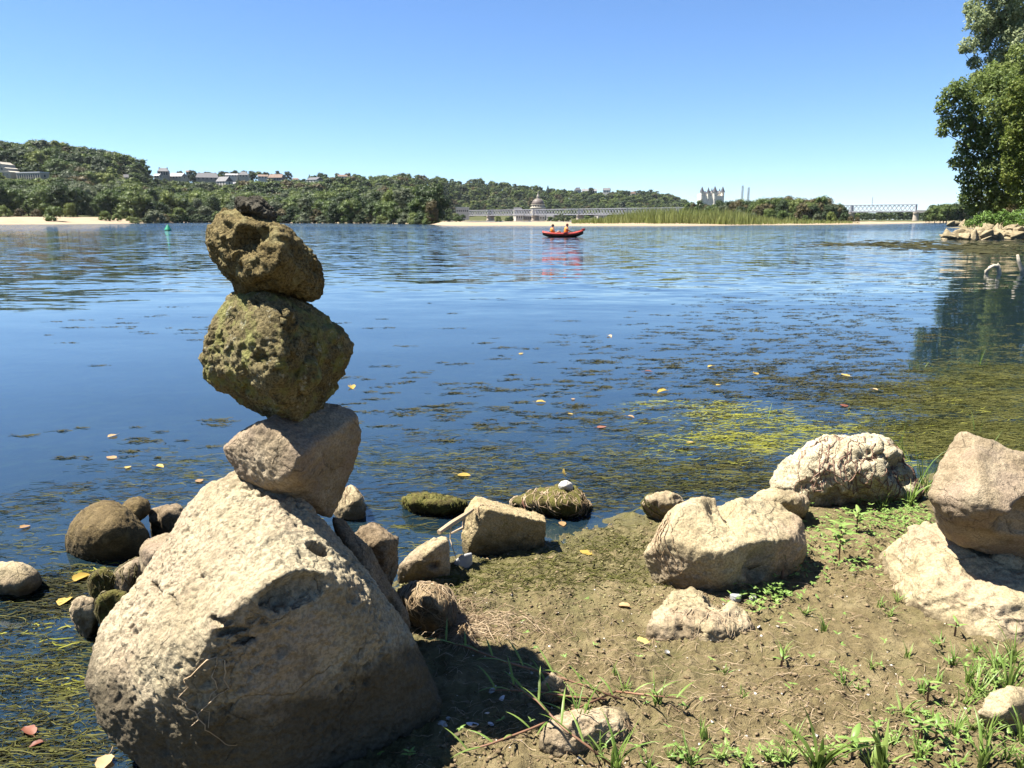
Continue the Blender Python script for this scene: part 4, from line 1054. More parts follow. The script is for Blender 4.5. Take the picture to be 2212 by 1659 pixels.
KINDS = {'dark': 'lf_dark', 'mid': 'lf_mid', 'lime': 'lf_lime', 'willow': 'lf_willow', 'brown': 'lf_brown'}
CR = {}
for ki, (k, m) in enumerate(KINDS.items()):
    CR[k] = [crown_mesh("crown", M[m], 100 + ki * 10 + j, 'round' if j < 3 else 'tall', 38, 3800, 0.040) for j in range(4)]
    CR[k + '_bush'] = [crown_mesh("crown", M[m], 300 + ki * 10 + j, 'bush', 28, 2400, 0.058) for j in range(2)]
CR['conifer'] = [crown_mesh("crown", M['lf_dark'], 400, 'cone', 34, 1500, 0.05)]
def trunk_mesh():
    b = MB(); b.tube([(0,0,-.06),(.004,0,.1),(-.006,.004,.25),(.006,0,.5)], [.026,.020,.016,.008], 7)
    for a, z in [(0.4,.2),(2.2,.26),(4.0,.3),(5.3,.24)]:
        b.tube([(0,0,z),(.1*math.cos(a),.1*math.sin(a),z+.12),(.2*math.cos(a),.2*math.sin(a),z+.26)], [.011,.008,.004], 5)
    return b.mesh("trunk", M['bark'])
TRUNK = trunk_mesh()
LABELS = {'dark': "dark green broadleaf tree", 'mid': "mid green broadleaf tree", 'lime': "bright yellow-green tree", 'willow': "grey-green willow", 'brown': "brownish sun-dried tree", 'conifer': "dark pointed conifer"}
NTREE = [0]
def zone(u): return " above the left beach" if u < 200 else " left of the tower" if u < 440 else " behind the tower" if u < 720 else " right of the tower" if u < 960 else " beyond the bridge"
def tree(kind, u, Y, h, place, group, wide=1.0, name=None, z=None, bush=False):
    x = far_x(u, Y); z = float(far_z(u, Y)[0]) if z is None else z
    o = thing(name or ("bush" if bush else "willow_tree" if kind == 'willow' else "tree"), (LABELS[kind].replace(' tree', ' bush').replace('willow', 'willow bush') if bush else LABELS[kind]) + place, "bush" if bush else "tree", (x, Y, z - .2), random.uniform(0, 6.28), group, (h * wide, h * wide, h))
    v = CR[kind + '_bush'] if bush else CR[kind]
    link("crown", random.choice(v), (0, 0, 0), o)
    if not bush: link("trunk", TRUNK, (0, 0, 0), o)
    NTREE[0] += 1
    return o

def blocked(u, Y, h, z, wide):
    """would a tree here stand in front of a building the photograph shows?"""
    vt = proj((far_x(u, Y), Y, z + h))[1]; vb = proj((far_x(u, Y), Y, z))[1]
    hw = 0.36 * h * wide * KU / Y
    for u0, u1, a, b, yy in CLEAR:
        if Y < yy + 12 and u + hw > u0 and u - hw < u1 and vt < b - 0.62 * (b - a) and vb > a: return True
    return False

rs_ = np.random.default_rng(77)
# front row on the far bank
for row, (d0, d1, n, h0, h1) in enumerate([(3, 14, 40, 5, 9.5), (24, 48, 46, 9, 13.5), (60, 100, 46, 11, 15)]):
    for k in range(n):
        u = -40 + (k + rs_.uniform(0.1, .9)) * 985 / n
        if row == 0 and u < 300 and rs_.uniform() < .85: continue
        if row == 1 and u < 260 and rs_.uniform() < .25: d_ = 50
        else: d_ = 0
        Y = float(shore_Y(u)[0]) + rs_.uniform(d0, d1) + (46 if u < 290 else 0) + d_ * .5
        h = rs_.uniform(h0, h1) * (1.12 if 230 < u < 470 and row else 1.0)
        kind = rs_.choice(['dark', 'mid', 'willow', 'lime', 'brown'], p=[.30, .42, .15, .08, .05])
        z = float(far_z(u, Y)[0])
        if blocked(u, Y, h, z, 1.1): h *= .7
        if blocked(u, Y, h, z, 1.1): continue
        tree(kind, u, Y, h, (" in the waterside row", " in the middle row", " in the rear row")[row] + " of the far bank" + zone(u), "trees along the far bank", rs_.uniform(1.0, 1.3))
for k in range(34):
    u = 285 + (k + rs_.uniform(0, 1)) * 655 / 34
    tree(rs_.choice(['dark', 'mid', 'willow', 'brown'], p=[.4, .3, .2, .1]), u, float(shore_Y(u)[0]) + rs_.uniform(1, 4), rs_.uniform(2.5, 4.5), " in the scrub at the far waterline" + zone(u), "scrub along the far waterline", 1.3, bush=True)
# bushes on the left beach
for u, v, Y, h, k, l in [(119, 478, 265, 5.6, 'mid', " standing alone on the sandy left beach"), (335, 482, 330, 7.5, 'willow', " with rounded crown at the left beach's tip"), (8, 470, 290, 4.5, 'lime', " at the left edge of the beach"),
                         (228, 474, 292, 3.8, 'lime', " low on the dune, middle of the beach"), (252, 477, 300, 3.0, 'lime', " lower down the dune toward the water"), (45, 470, 300, 3.6, 'brown', " dry and ragged on the beach"), (80, 470, 300, 3.4, 'brown', " brown clump next to the lone green bush"),
                         (690, 480, 330, 4.0, 'lime', " glowing at the waterline beyond the tower"), (712, 481, 330, 2.6, 'lime', " smallest at the waterline beyond the tower"), (280, 480, 318, 2.4, 'lime', " creeping over the end of the dune")]:
    tree(k, u, Y, h, l, "bushes on the far beach", 1.0, bush=True)
# hillside wood: the nearest as trees, the rest as one mass
cand = []
for k in range(5200):
    u = rs_.uniform(-60, 1500)
    sY = float(shore_Y(u)[0]); yc = float(np.interp(u, CREST[:, 0], CREST[:, 2]))
    y0 = sY + 110 + float(np.interp(u, [860, 975], [0, 1])) * (930 - sY - 110)
    Y = y0 + (yc + 25 - y0) * rs_.uniform(0, 1) ** 0.8
    h = rs_.choice([rs_.uniform(4.5, 8), rs_.uniform(7, 13)], p=[.6, .4])
    if 335 < u < 620 and Y > yc - 130: h *= .55
    if u > 1000: h *= .95
    z = float(far_z(u, Y)[0]); w = rs_.uniform(1.05, 1.4)
    if blocked(u, Y, h, z, w): continue
    if 700 < u < 1500 and Y > yc - 10 and rs_.uniform() < .3: h *= .7
    x = far_x(u, Y)
    ok = True
    for c in cand[-500:]:
        if abs(c[5] - x) < 3.6 and abs(c[1] - Y) < 5: ok = False; break
    if ok: cand.append((u, Y, h, z, w, x))
cand.sort(key=lambda c: c[1] / c[2])
WOOD = []
for i, (u, Y, h, z, w, x) in enumerate(cand):
    kind = rs_.choice(['dark', 'mid', 'lime', 'willow', 'brown'], p=[.42, .34, .09, .08, .07])
    if i < 95: tree(kind, u, Y, h, " on the hillside across the river" + zone(u), "trees on the hillside", w)
    else: WOOD.append((kind, x, Y, z - .2, h, w))
# conifers and single trees that break the skyline
for u, v0, Y, h, k in [(478, 373, 800, 9, 'conifer'), (387, 371, 800, 8, 'conifer'), (396, 368, 800, 11, 'dark'), (424, 366, 800, 12, 'dark'), (673, 373, 830, 14, 'conifer'), (697, 372, 830, 12, 'dark'), (731, 370, 850, 14, 'conifer'), (755, 372, 840, 12, 'brown'), (771, 375, 840, 11, 'dark'), (1183, 398, 1010, 11, 'conifer'), (1276, 404, 1150, 12, 'dark'), (846, 379, 870, 10, 'conifer')]:
    z = at(u, v0, Y).z - h
    tree(k, u, Y, h, " standing out on the skyline", "trees breaking the skyline", .9, z=z)
for k in range(24):
    u = 338 + (k + rs_.uniform(0, 1)) * 290 / 24; Y = 835 + rs_.uniform(0, 20); vt = rs_.uniform(367, 376)
    h = rs_.uniform(8, 12); tree(rs_.choice(['dark', 'mid', 'brown'], p=[.6, .3, .1]), u, Y, h, " rising behind the ridge houses", "trees behind the ridge houses", 1.2, z=at(u, vt, Y).z - h)
# wood on the middle sandbank
for k in range(64):
    u = 1478 + 352 * (k + rs_.uniform(0, 1)) / 64
    Y = rs_.uniform(322, 390)
    top = np.interp(u, [1478, 1500, 1560, 1650, 1750, 1775, 1795, 1815, 1835], [440, 432, 430, 424, 422, 416, 424, 440, 455])
    h = max(4, at(u, top + rs_.uniform(0, 9), Y).z - float(far_z(u, Y)[0])) * (1 if Y > 345 else .8)
    kind = rs_.choice(['brown', 'dark', 'mid', 'willow'], p=[.40, .28, .24, .08])
    tree(kind, u, Y, h, " at the " + ("left end" if u < 1590 else "middle" if u < 1720 else "right end") + " of the wood on the middle sandbank", "trees on the middle sandbank", rs_.uniform(.85, 1.1))
for u, Y, h, k in [(1625, 262, 3.6, 'willow'), (1660, 258, 4.8, 'mid'), (1690, 255, 4.2, 'mid'), (1711, 252, 2.0, 'mid'), (1740, 262, 2.6, 'mid'), (1765, 262, 3.4, 'willow'), (1720, 250, 1.6, 'mid'), (1795, 285, 4.0, 'lime'), (1600, 270, 4.4, 'willow'), (1822, 292, 3.6, 'dark'), (1838, 296, 2.6, 'brown'), (1705, 262, 3.4, 'mid'), (1775, 250, 1.4, 'mid'), (1852, 300, 2.2, 'brown')]:
    tree(k, u, Y, h, " in front of the wood on the middle sandbank", "bushes on the middle sandbank", .8, bush=True)
# bushes and trees before and behind the left half of the bridge
for k in range(26):
    u = rs_.uniform(945, 1480); Y = rs_.uniform(520, 700)
    if any(abs(u - p) < 9 for p in (1056, 1153, 1250, 1354)): continue
    tree(rs_.choice(['mid', 'willow', 'dark']), u, Y, rs_.uniform(2.4, 4.6), " on the flat land before the bridge", "bushes before the bridge", 1.0, bush=True)
for u, Y, h in [(950, 600, 10), (968, 610, 9), (985, 640, 6.5), (1000, 700, 6), (1212, 690, 7)]:
    tree('mid' if u != 1212 else 'willow', u, Y, h, " near the left end of the bridge", "trees at the bridge's left end", 1.1)
for k in range(44):
    u = 1000 + 480 * (k + rs_.uniform(0, 1)) / 44; Y = rs_.uniform(925, 960)
    WOOD.append((rs_.choice(['dark', 'mid']), far_x(u, Y), Y, 1.5, rs_.uniform(7, 12), 1.3))
# low wood behind the right half of the bridge and on the far right bank
for k in range(70):
    u = 1815 + 300 * (k + rs_.uniform(0, 1)) / 70; Y = rs_.uniform(700, 800)
    WOOD.append((rs_.choice(['dark', 'mid']), far_x(u, Y), Y, .8, rs_.uniform(6, 9) + (6 if u > 2010 else 0), 1.3))
for k in range(26):
    u = 1995 + 190 * (k + rs_.uniform(0, 1)) / 26; Y = rs_.uniform(335, 420)
    top = np.interp(u, [1990, 2010, 2040, 2060, 2090, 2200], [456, 440, 432, 430, 431, 425])
    h = at(u, top + rs_.uniform(0, 12), Y).z - .5
    tree(rs_.choice(['dark', 'mid']), u, Y, h, " on the far right bank past the bridge end", "trees on the far right bank", rs_.uniform(.9, 1.2), z=0.5)
# the mass of the wood
_arr = {k: [crown_arrays(900 + j, 'round' if j < 4 else 'tall', 20, 430, 0.09) for j in range(5)] for k in ('a',)}['a']
_by = {}
for kind, x, Y, z, h, w in WOOD: _by.setdefault(kind, []).append((x, Y, z, h, w))
vs, fs, mi, b = [], [], [], 0
mats = [M[KINDS[k]] for k in KINDS]
for kind, lst in _by.items():
    for x, Y, z, h, w in lst:
        V, F, n = _arr[int(rs_.integers(5))]
        a = rs_.uniform(0, 6.28); ca, sa = math.cos(a), math.sin(a)
        R = np.stack([(V[:, 0] * ca - V[:, 1] * sa) * h * w + x, (V[:, 0] * sa + V[:, 1] * ca) * h * w + Y, V[:, 2] * h + z], 1)
        vs.append(R); fs.append(F + b); b += len(V); mi.append(np.full(len(F), list(KINDS).index(kind)))
V = np.concatenate(vs); F = np.concatenate(fs); mi = np.concatenate(mi)
q = F[:, 2] != F[:, 3]
def mixed_mesh(name, V, quads, tris, mats, mi):
    me = bpy.data.meshes.new(name)
    me.vertices.add(len(V)); me.vertices.foreach_set("co", V.astype(np.float32).ravel())
    lt = np.concatenate([np.full(len(quads), 4), np.full(len(tris), 3)]).astype(np.int32)
    li = np.concatenate([quads.ravel(), tris.ravel()]).astype(np.int32)
    me.loops.add(len(li)); me.loops.foreach_set("vertex_index", li)
    me.polygons.add(len(lt)); me.polygons.foreach_set("loop_start", np.concatenate([[0], np.cumsum(lt)[:-1]]).astype(np.int32)); me.polygons.foreach_set("loop_total", lt)
    for m in mats: me.materials.append(m)
    me.polygons.foreach_set("material_index", mi.astype(np.int32)); me.update(calc_edges=True)
    return me
tag(link("hillside_wood", mixed_mesh("hillside_wood", V, F[q], F[~q][:, :3], mats, np.concatenate([mi[q], mi[~q]]))), "dense dark green wood covering the hills across the river", "wood", kind="stuff")
print("trees", NTREE[0], "wood", len(WOOD))

# green willow thicket on the middle sandbank
def blades(base, height, width, rs, lean=0.25, segs=2, curl=0.3):
    """upright tapering blades: base (n,3), height (n,), width (n,)"""
    n = len(base); a = rs.uniform(0, 2 * math.pi, n)
    dirx = np.stack([np.cos(a), np.sin(a), np.zeros(n)], 1); side = np.stack([-np.sin(a), np.cos(a), np.zeros(n)], 1)
    b_ = rs.uniform(0, 2 * math.pi, n); le = np.stack([np.cos(b_), np.sin(b_), np.zeros(n)], 1) * (lean * rs.uniform(.2, 1, n))[:, None]
    vs = []
    for k in range(segs + 1):
        t = k / segs
        c = base + (le * (t + curl * t * t * 2) + np.array([0, 0, 1.0]) * (t - .25 * curl * t * t)) * height[:, None]
        w = width[:, None] * (1 - t ** 1.6 * .92) * .5
        vs += [c - side * w, c + side * w]
    V = np.stack(vs, 1); m = 2 * (segs + 1)
    F = np.concatenate([np.stack([np.arange(n) * m + 2*k, np.arange(n) * m + 2*k + 1, np.arange(n) * m + 2*k + 3, np.arange(n) * m + 2*k + 2], 1) for k in range(segs)])
    return V.reshape(-1, 3), F
n = 16000
u = rs_.uniform(1235, 1860, n); Y = rs_.uniform(208, 268, n)
hmax = np.interp(u, [1235, 1300, 1345, 1400, 1480, 1560, 1610, 1660, 1860], [.7, 1.4, 2.8, 3.9, 4.3, 3.6, 3.0, 1.5, .5])
sYv = shore_Y(u); keep = (Y > sYv + np.interp(u, [1235, 1400, 1600, 1860], [26, 14, 12, 22]))
u, Y, hmax = u[keep], Y[keep], hmax[keep]
x = far_x(u, Y)
cl = .62 + .75 * fbm(np.stack([x, Y, 0 * x], 1) / 5.0, 4, 3)
bz = far_z(u, Y)
V, F = blades(np.stack([x, Y, bz], 1), np.clip(hmax * cl * 1.45, .4, 4.6) * rs_.uniform(.6, 1.1, len(u)), rs_.uniform(.10, .26, len(u)), rs_, .22, 2)
M['thicket'] = leaf_mat("thicket_foliage", [(0.25, (0.090, 0.123, 0.027)), (0.55, (0.180, 0.218, 0.049)), (0.85, (0.274, 0.284, 0.095))], sc=0.12)
tag(link("willow_thicket", mesh_np("willow_thicket", V, F, M['thicket'])), "bright green willow thicket on the middle sandbank", "thicket", kind="stuff")

# ------------------------------------------------------------------ right bank: big trees, bush, riprap
def puff_leaves(P, per_m2, size, rs, droop=.3):
    """P: list of (x, y, z, r); leaves spread through the outer half of each clump"""
    vs, fs, b = [], [], 0
    for x, y, z, r in P:
        n = int(per_m2 * 4 * math.pi * r * r)
        d = rs.normal(size=(n, 3)); d /= np.linalg.norm(d, axis=1)[:, None]
        k = 0.75 + 0.5 * fbm(d * 2.3 + x * 3.1 + z, int(abs(x * 10)) % 50, 2)
        C = np.array([x, y, z]) + d * (r * rs.uniform(.5, 1.0, n) ** .45 * k)[:, None]
        V, F = leaf_quads(C, d * .6 + np.array([0, 0, .3]), size, rs, 0.75, droop)
        vs.append(V); fs.append(F + b); b += len(V)
    return np.concatenate(vs), np.concatenate(fs)

def limbs(b, base, targets, r0, rs):
    top = Vector(base) + Vector((0, 0, 6.0))
    b.tube([Vector(base) - Vector((0, 0, 1)), Vector(base) + Vector((.1, 0, 2)), Vector(base) + Vector((-.1, .1, 4)), top], [r0 * 1.3, r0, r0 * .85, r0 * .6], 9)
    for t in targets:
        t = Vector(t); s0 = Vector(base) + Vector((0, 0, min(6.0, max(2.0, (t.z - base[2]) * .45))))
        m = s0.lerp(t, .5) + Vector((rs.normal() * .3, rs.normal() * .3, .5))
        b.tube([s0, m, t], [r0 * .38, r0 * .22, r0 * .07], 6)

def big_tree(name, label, base_u, Y, pf, mat, per, size, seed):
    rs = np.random.default_rng(seed)
    bx = far_x(base_u, Y); bz = float(ground_z(bx, Y)[0])
    o = thing(name, label, "tree", (bx, Y, bz))
    k = Y / KU
    P = []
    for u, v, dy, r in pf:
        p = at(u, v, Y + dy); P.append((p.x - bx, dy, p.z - bz, r * k))
    V, F = puff_leaves(P, per, size, rs)
    link("crown", mesh_np("crown", V, F, mat), (0, 0, 0), o)
    b = MB(); limbs(b, (0, 0, 0), [(x, y, z) for x, y, z, r in P], .26, rs); b.build("trunk", M['bark'], o)
    return o

M['lf_poplar'] = leaf_mat("poplar_leaf", [(0.25, (0.140, 0.192, 0.084)), (0.55, (0.258, 0.316, 0.145)), (0.85, (0.411, 0.458, 0.246))], sc=0.3, var=.9, trans=.45)
M['lf_maple'] = leaf_mat("maple_leaf", [(0.25, (0.078, 0.120, 0.031)), (0.55, (0.150, 0.210, 0.053)), (0.85, (0.246, 0.294, 0.086))], sc=0.35, var=.9, trans=.45)
M['lf_turning'] = leaf_mat("turning_leaf", [(0.25, (0.085, 0.125, 0.022)), (0.62, (0.150, 0.200, 0.036)), (0.88, (0.240, 0.265, 0.050)), (1.0, (0.42, 0.33, 0.04))], sc=0.28, var=.9, trans=.4)
M['lf_nettle'] = leaf_mat("nettle_leaf", [(0.25, (0.062, 0.118, 0.022)), (0.55, (0.131, 0.228, 0.041)), (0.85, (0.206, 0.318, 0.068))], sc=0.5, var=.9)

big_tree("poplar_tree", "tall grey-green poplar with airy crown at the upper right corner", 2240, 82,
         [(2120,42,0,34),(2100,18,1,22),(2165,25,0,46),(2195,85,-1,40),(2092,98,0,20),(2078,108,0,10),(2125,92,1,26),(2155,128,0,32),(2105,135,0,18),(2215,10,1,45),(2150,-50,0,60),(2230,-90,2,70),(2290,-10,0,70),(2250,110,0,50),(2310,100,2,60),(2112,165,1,16),(2300,-150,0,60),(2125,172,1,26),(2155,160,1,34),(2190,150,1,40),(2140,60,1,34),(2185,55,1,40)], M['lf_poplar'], 60, 0.22, 5)
big_tree("maple_tree", "dark green tree leaning out over the water at the right", 2175, 74,
         [(2052,205,0,26),(2036,232,0,20),(2072,190,-1,24),(2085,228,0,34),(2046,262,0,22),(2036,285,0,16),(2078,272,0,30),(2115,190,1,40),(2128,245,-1,46),(2160,215,0,48),(2110,300,0,38),(2145,300,-1,42),(2078,318,1,20),(2062,352,0,16),(2085,345,0,24),(2112,360,0,36),(2150,360,-1,44),(2080,385,0,18),(2098,405,0,28),(2130,412,0,38),(2165,420,-1,40),(2086,428,0,20),(2105,446,0,22),(2190,330,2,46),(2195,240,2,50),(2150,165,2,36),(2150,455,0,30),(2185,280,0,44),(2205,200,1,44),(2200,380,0,44),(2180,440,0,36),(2205,300,1,44),(2170,180,0,40),(2205,130,1,40)], M['lf_maple'], 52, 0.21, 6)
big_tree("lime_tree", "yellowing tree in front at the right edge", 2265, 68,
         [(2205,190,0,30),(2185,225,0,22),(2198,275,0,32),(2180,310,0,24),(2205,345,0,34),(2185,380,0,26),(2210,415,0,34),(2230,240,1,50),(2245,330,1,60),(2250,420,1,50),(2290,180,1,70),(2310,300,0,80),(2320,420,0,70),(2176,345,0,16)], M['lf_turning'], 70, 0.20, 7)
big_tree("oak_tree", "dark tree on the right bank beyond the frame's edge", 2480, 60, [(2420,250,0,90),(2480,150,0,110),(2540,260,0,110),(2450,380,0,90),(2560,380,0,90),(2480,40,0,90)], M['lf_maple'], 40, 0.26, 8)

rs = np.random.default_rng(21)
def leafy_bush(label, lst, Y, per, size, mat, seed):
    rs = np.random.default_rng(seed); k = Y / KU
    bx = far_x(lst[0][0], Y); bz = float(ground_z(bx, Y)[0])
    o = thing("bush", label, "bush", (bx, Y, bz))
    P = []
    for u, v, dy, r in lst:
        p = at(u, v, Y + dy); P.append((p.x - bx, dy, p.z - bz, r * k))
    V, F = puff_leaves(P, per, size, rs); link("crown", mesh_np("crown", V, F, mat), (0, 0, 0), o)
    b = MB()
    for x, y, z, r in P:
        for j in range(4):
            b.tube([(x * .8 + rs.normal() * .2, y + rs.normal() * .2, -.6), (x + rs.normal() * .15, y, z + r * .4)], [.02, .008], 4)
    b.build("stems", M['bark'], o)
leafy_bush("bright green nettle bush above the riprap rocks", [(2110,478,0,16),(2092,482,0,11),(2130,470,0,18),(2150,476,0,16),(2168,468,0,18),(2190,472,0,18),(2210,466,1,20),(2178,484,-1,12),(2205,486,-1,14),(2235,470,0,24),(2125,487,-1,10)], 64.5, 110, 0.13, M['lf_nettle'], 3)
leafy_bush("brownish seeded weeds behind the nettle bush", [(2195,452,1,18),(2212,446,1,20),(2230,450,1,20),(2175,456,1,12)], 67, 70, 0.12, M['lf_brown'], 4)

M['riprap'] = rock_mat("riprap_stone", (0.17, 0.135, 0.085), (0.30, 0.25, 0.17), (0.41, 0.355, 0.265), speck=0.5, bump=0.8, sc=.8)
RIP = []
for k in range(7):
    g = np.random.default_rng(60 + k); pts = [Vector(q) for q in g.normal(size=(11, 3)) * np.array([.42, .36, .26])]
    P, F, me = carve(pts, sub=4, p=40, seed=200 + k, low=.03, mid=.02, fine=.006)
    me.vertices.foreach_set("co", (P - np.array([0, 0, P[:, 2].min()])).astype(np.float32).ravel()); me.materials.append(M['riprap']); me.name = "riprap_rock"; me.update()
    RIP.append(me)
for k in range(88):
    row = k % 3
    u = 2042 + 190 * ((k // 3) + rs.uniform(0, 1)) / 30
    Y = 60.3 + row * .75 + rs.uniform(-.2, .3) - max(0, (u - 2110) / 100) * .6
    if row == 2 and u < 2080: continue
    hh = np.interp(u, [2040, 2080, 2130, 2230], [.05, .25, .5, .6])
    z = -.12 + hh * row / 2 + rs.uniform(-.05, .08)
    s_ = rs.uniform(.45, .9)
    o = link("riprap_rock", RIP[int(rs.integers(7))], (far_x(u, Y), Y, z), None, rs.uniform(0, 6.28), (s_, s_, s_ * rs.uniform(.75, 1.15)))
    tag(o, "sandy riprap rock piled at the foot of the right bank", "rock", "riprap rocks on the right bank")
for u, v, s_ in [(2052,489,1.3),(2064,488.5,1.5),(2076,489,1.4),(2086,489.5,1.2),(2112,489.5,1.6),(2122,491,1.3)]:
    p = on(u, v, 0); o = link("spit_rock", RIP[int(rs.integers(7))], (p.x, p.y, -.25), None, rs.uniform(0, 6.28), s_ * 1.2)
    tag(o, "pale rock on the small spit further along the right bank", "rock", "rocks on the far spit")
p = on(2100, 491.5, 0); o = link("spit_rock", RIP[2].copy(), (p.x, p.y, -.25), None, .3, (3.0, 2.2, 1.7)); o.data.materials[0] = plain("black_rock", (0.02, 0.02, 0.02), .7)
tag(o, "black rock on the small spit further along the right bank", "rock", "rocks on the far spit")

# driftwood standing in the water
M['drift'] = plain("grey_driftwood", (0.40, 0.35, 0.27), 0.9, 0.35, 9.0)
p0 = on(2145, 592, 0); Yd = p0.y
def wood(label, pts, rad, side=None):
    c = at(pts[0][0], pts[0][1], Yd); o = None
    b = MB(); q = [at(u, v, Yd + dy) - Vector((c.x, Yd, 0)) for u, v, dy in pts]
    b.tube(q, rad, 9)
    if side: b.tube([at(u, v, Yd) - Vector((c.x, Yd, 0)) for u, v in side], [.03, .012], 6)
    o = b.build("driftwood", M['drift'], None, (c.x, Yd, 0), True); tag(o, label, "driftwood")
wood("arched grey driftwood branch standing in the right-hand water", [(2130,598,0),(2131,585,0),(2138,578,0),(2147,574,0),(2156,574,0),(2158,584,0),(2160,600,0)], [.05,.05,.045,.045,.05,.055,.05], [(2156,575),(2156,568)])
wood("leaning pale driftwood stake at the right edge of the water", [(2212,605,0),(2207,581,0),(2201,566,0),(2198,550,0)], [.06,.055,.045,.03])

# ------------------------------------------------------------------ buoy
p = on(363, 498, 0)
o = thing("buoy", "green cone-shaped channel buoy floating left of the tower", "buoy", (p.x, p.y, 0))
g = plain("green_paint", (0.01, 0.26, 0.14), 0.45, .1)
b = MB(); b.lathe([(.30,-.12),(.44,.02),(.44,.12),(.40,.2),(.12,.66),(.06,.74),(.03,.8)], 20); b.build("cone", g, o)
b = MB(); b.lathe([(.445,.0),(.465,.05),(.445,.1)], 20); b.build("rim", plain("dark_green_paint", (0.008, 0.11, 0.065), .5), o)

# ------------------------------------------------------------------ kayak with two paddlers
pk = on(1216, 512, 0)
ky = thing("kayak", "red and black inflatable kayak carrying two paddlers", "kayak", (pk.x, pk.y, 0), 0.06)
red = plain("red_pvc", (0.42, 0.055, 0.04), .45, .1); blk = plain("black_pvc", (0.016, 0.014, 0.014), .5, .1)
b = MB(); ns = 25; nr = 9
L = 1.72
def sect(i):
    t = -1 + 2 * i / (ns - 1); w = .43 * max(.02, 1 - abs(t) ** 2.6) ** .6
    return t * L, w, -.08 + (.34 if t > 0 else .26) * abs(t) ** 3.5, .24 + (.32 if t > 0 else .16) * abs(t) ** 3
vs = []
for i in range(ns):
    x, w, z0, z1 = sect(i)
    for j in range(nr):
        a = math.pi * j / (nr - 1); vs.append((x, -w * math.cos(a), z1 - (z1 - z0) * math.sin(a)))
fs = [(i*nr+j, (i+1)*nr+j, (i+1)*nr+j+1, i*nr+j+1) for i in range(ns-1) for j in range(nr-1)]
b.add(vs, fs); b.build("hull", blk, ky, smooth=True)
for s_ in (-1, 1):
    b = MB(); b.tube([(sect(i)[0], s_ * sect(i)[1] * .88, sect(i)[3]) for i in range(ns)], [.05 + .075 * (1 - abs(-1 + 2*i/(ns-1)) ** 3) for i in range(ns)], 10); b.build("side_tube", red, ky, smooth=True)
for s_, lab in ((1, "bow_cover"), (-1, "stern_cover")):
    b = MB(); i0 = ns - 1 if s_ > 0 else 0
    rng_i = [i0 - s_ * k for k in range(6)]
    vs = []
    for i in rng_i:
        x, w, z0, z1 = sect(i)
        vs += [(x, -w, z1 + .05), (x, 0, z1 + .13), (x, w, z1 + .05)]
    fs = [(k*3+j, k*3+3+j, k*3+4+j, k*3+1+j) for k in range(5) for j in range(2)]
    b.add(vs, fs); b.build(lab, red, ky, smooth=True)
b = MB()
vs = [(sect(i)[0], s_ * sect(i)[1] * .7, .06) for i in range(4, ns - 4) for s_ in (-1, 1)]
b.add(vs, [(2*k, 2*k+1, 2*k+3, 2*k+2) for k in range(ns - 9)]); b.build("floor", blk, ky)
for x in (-.75, .35):
    b = MB(); b.tube([(x-.3, -.25, .3), (x-.34, 0, .42), (x-.3, .25, .3)], .07, 8); b.build("seat_back", blk, ky, smooth=True)

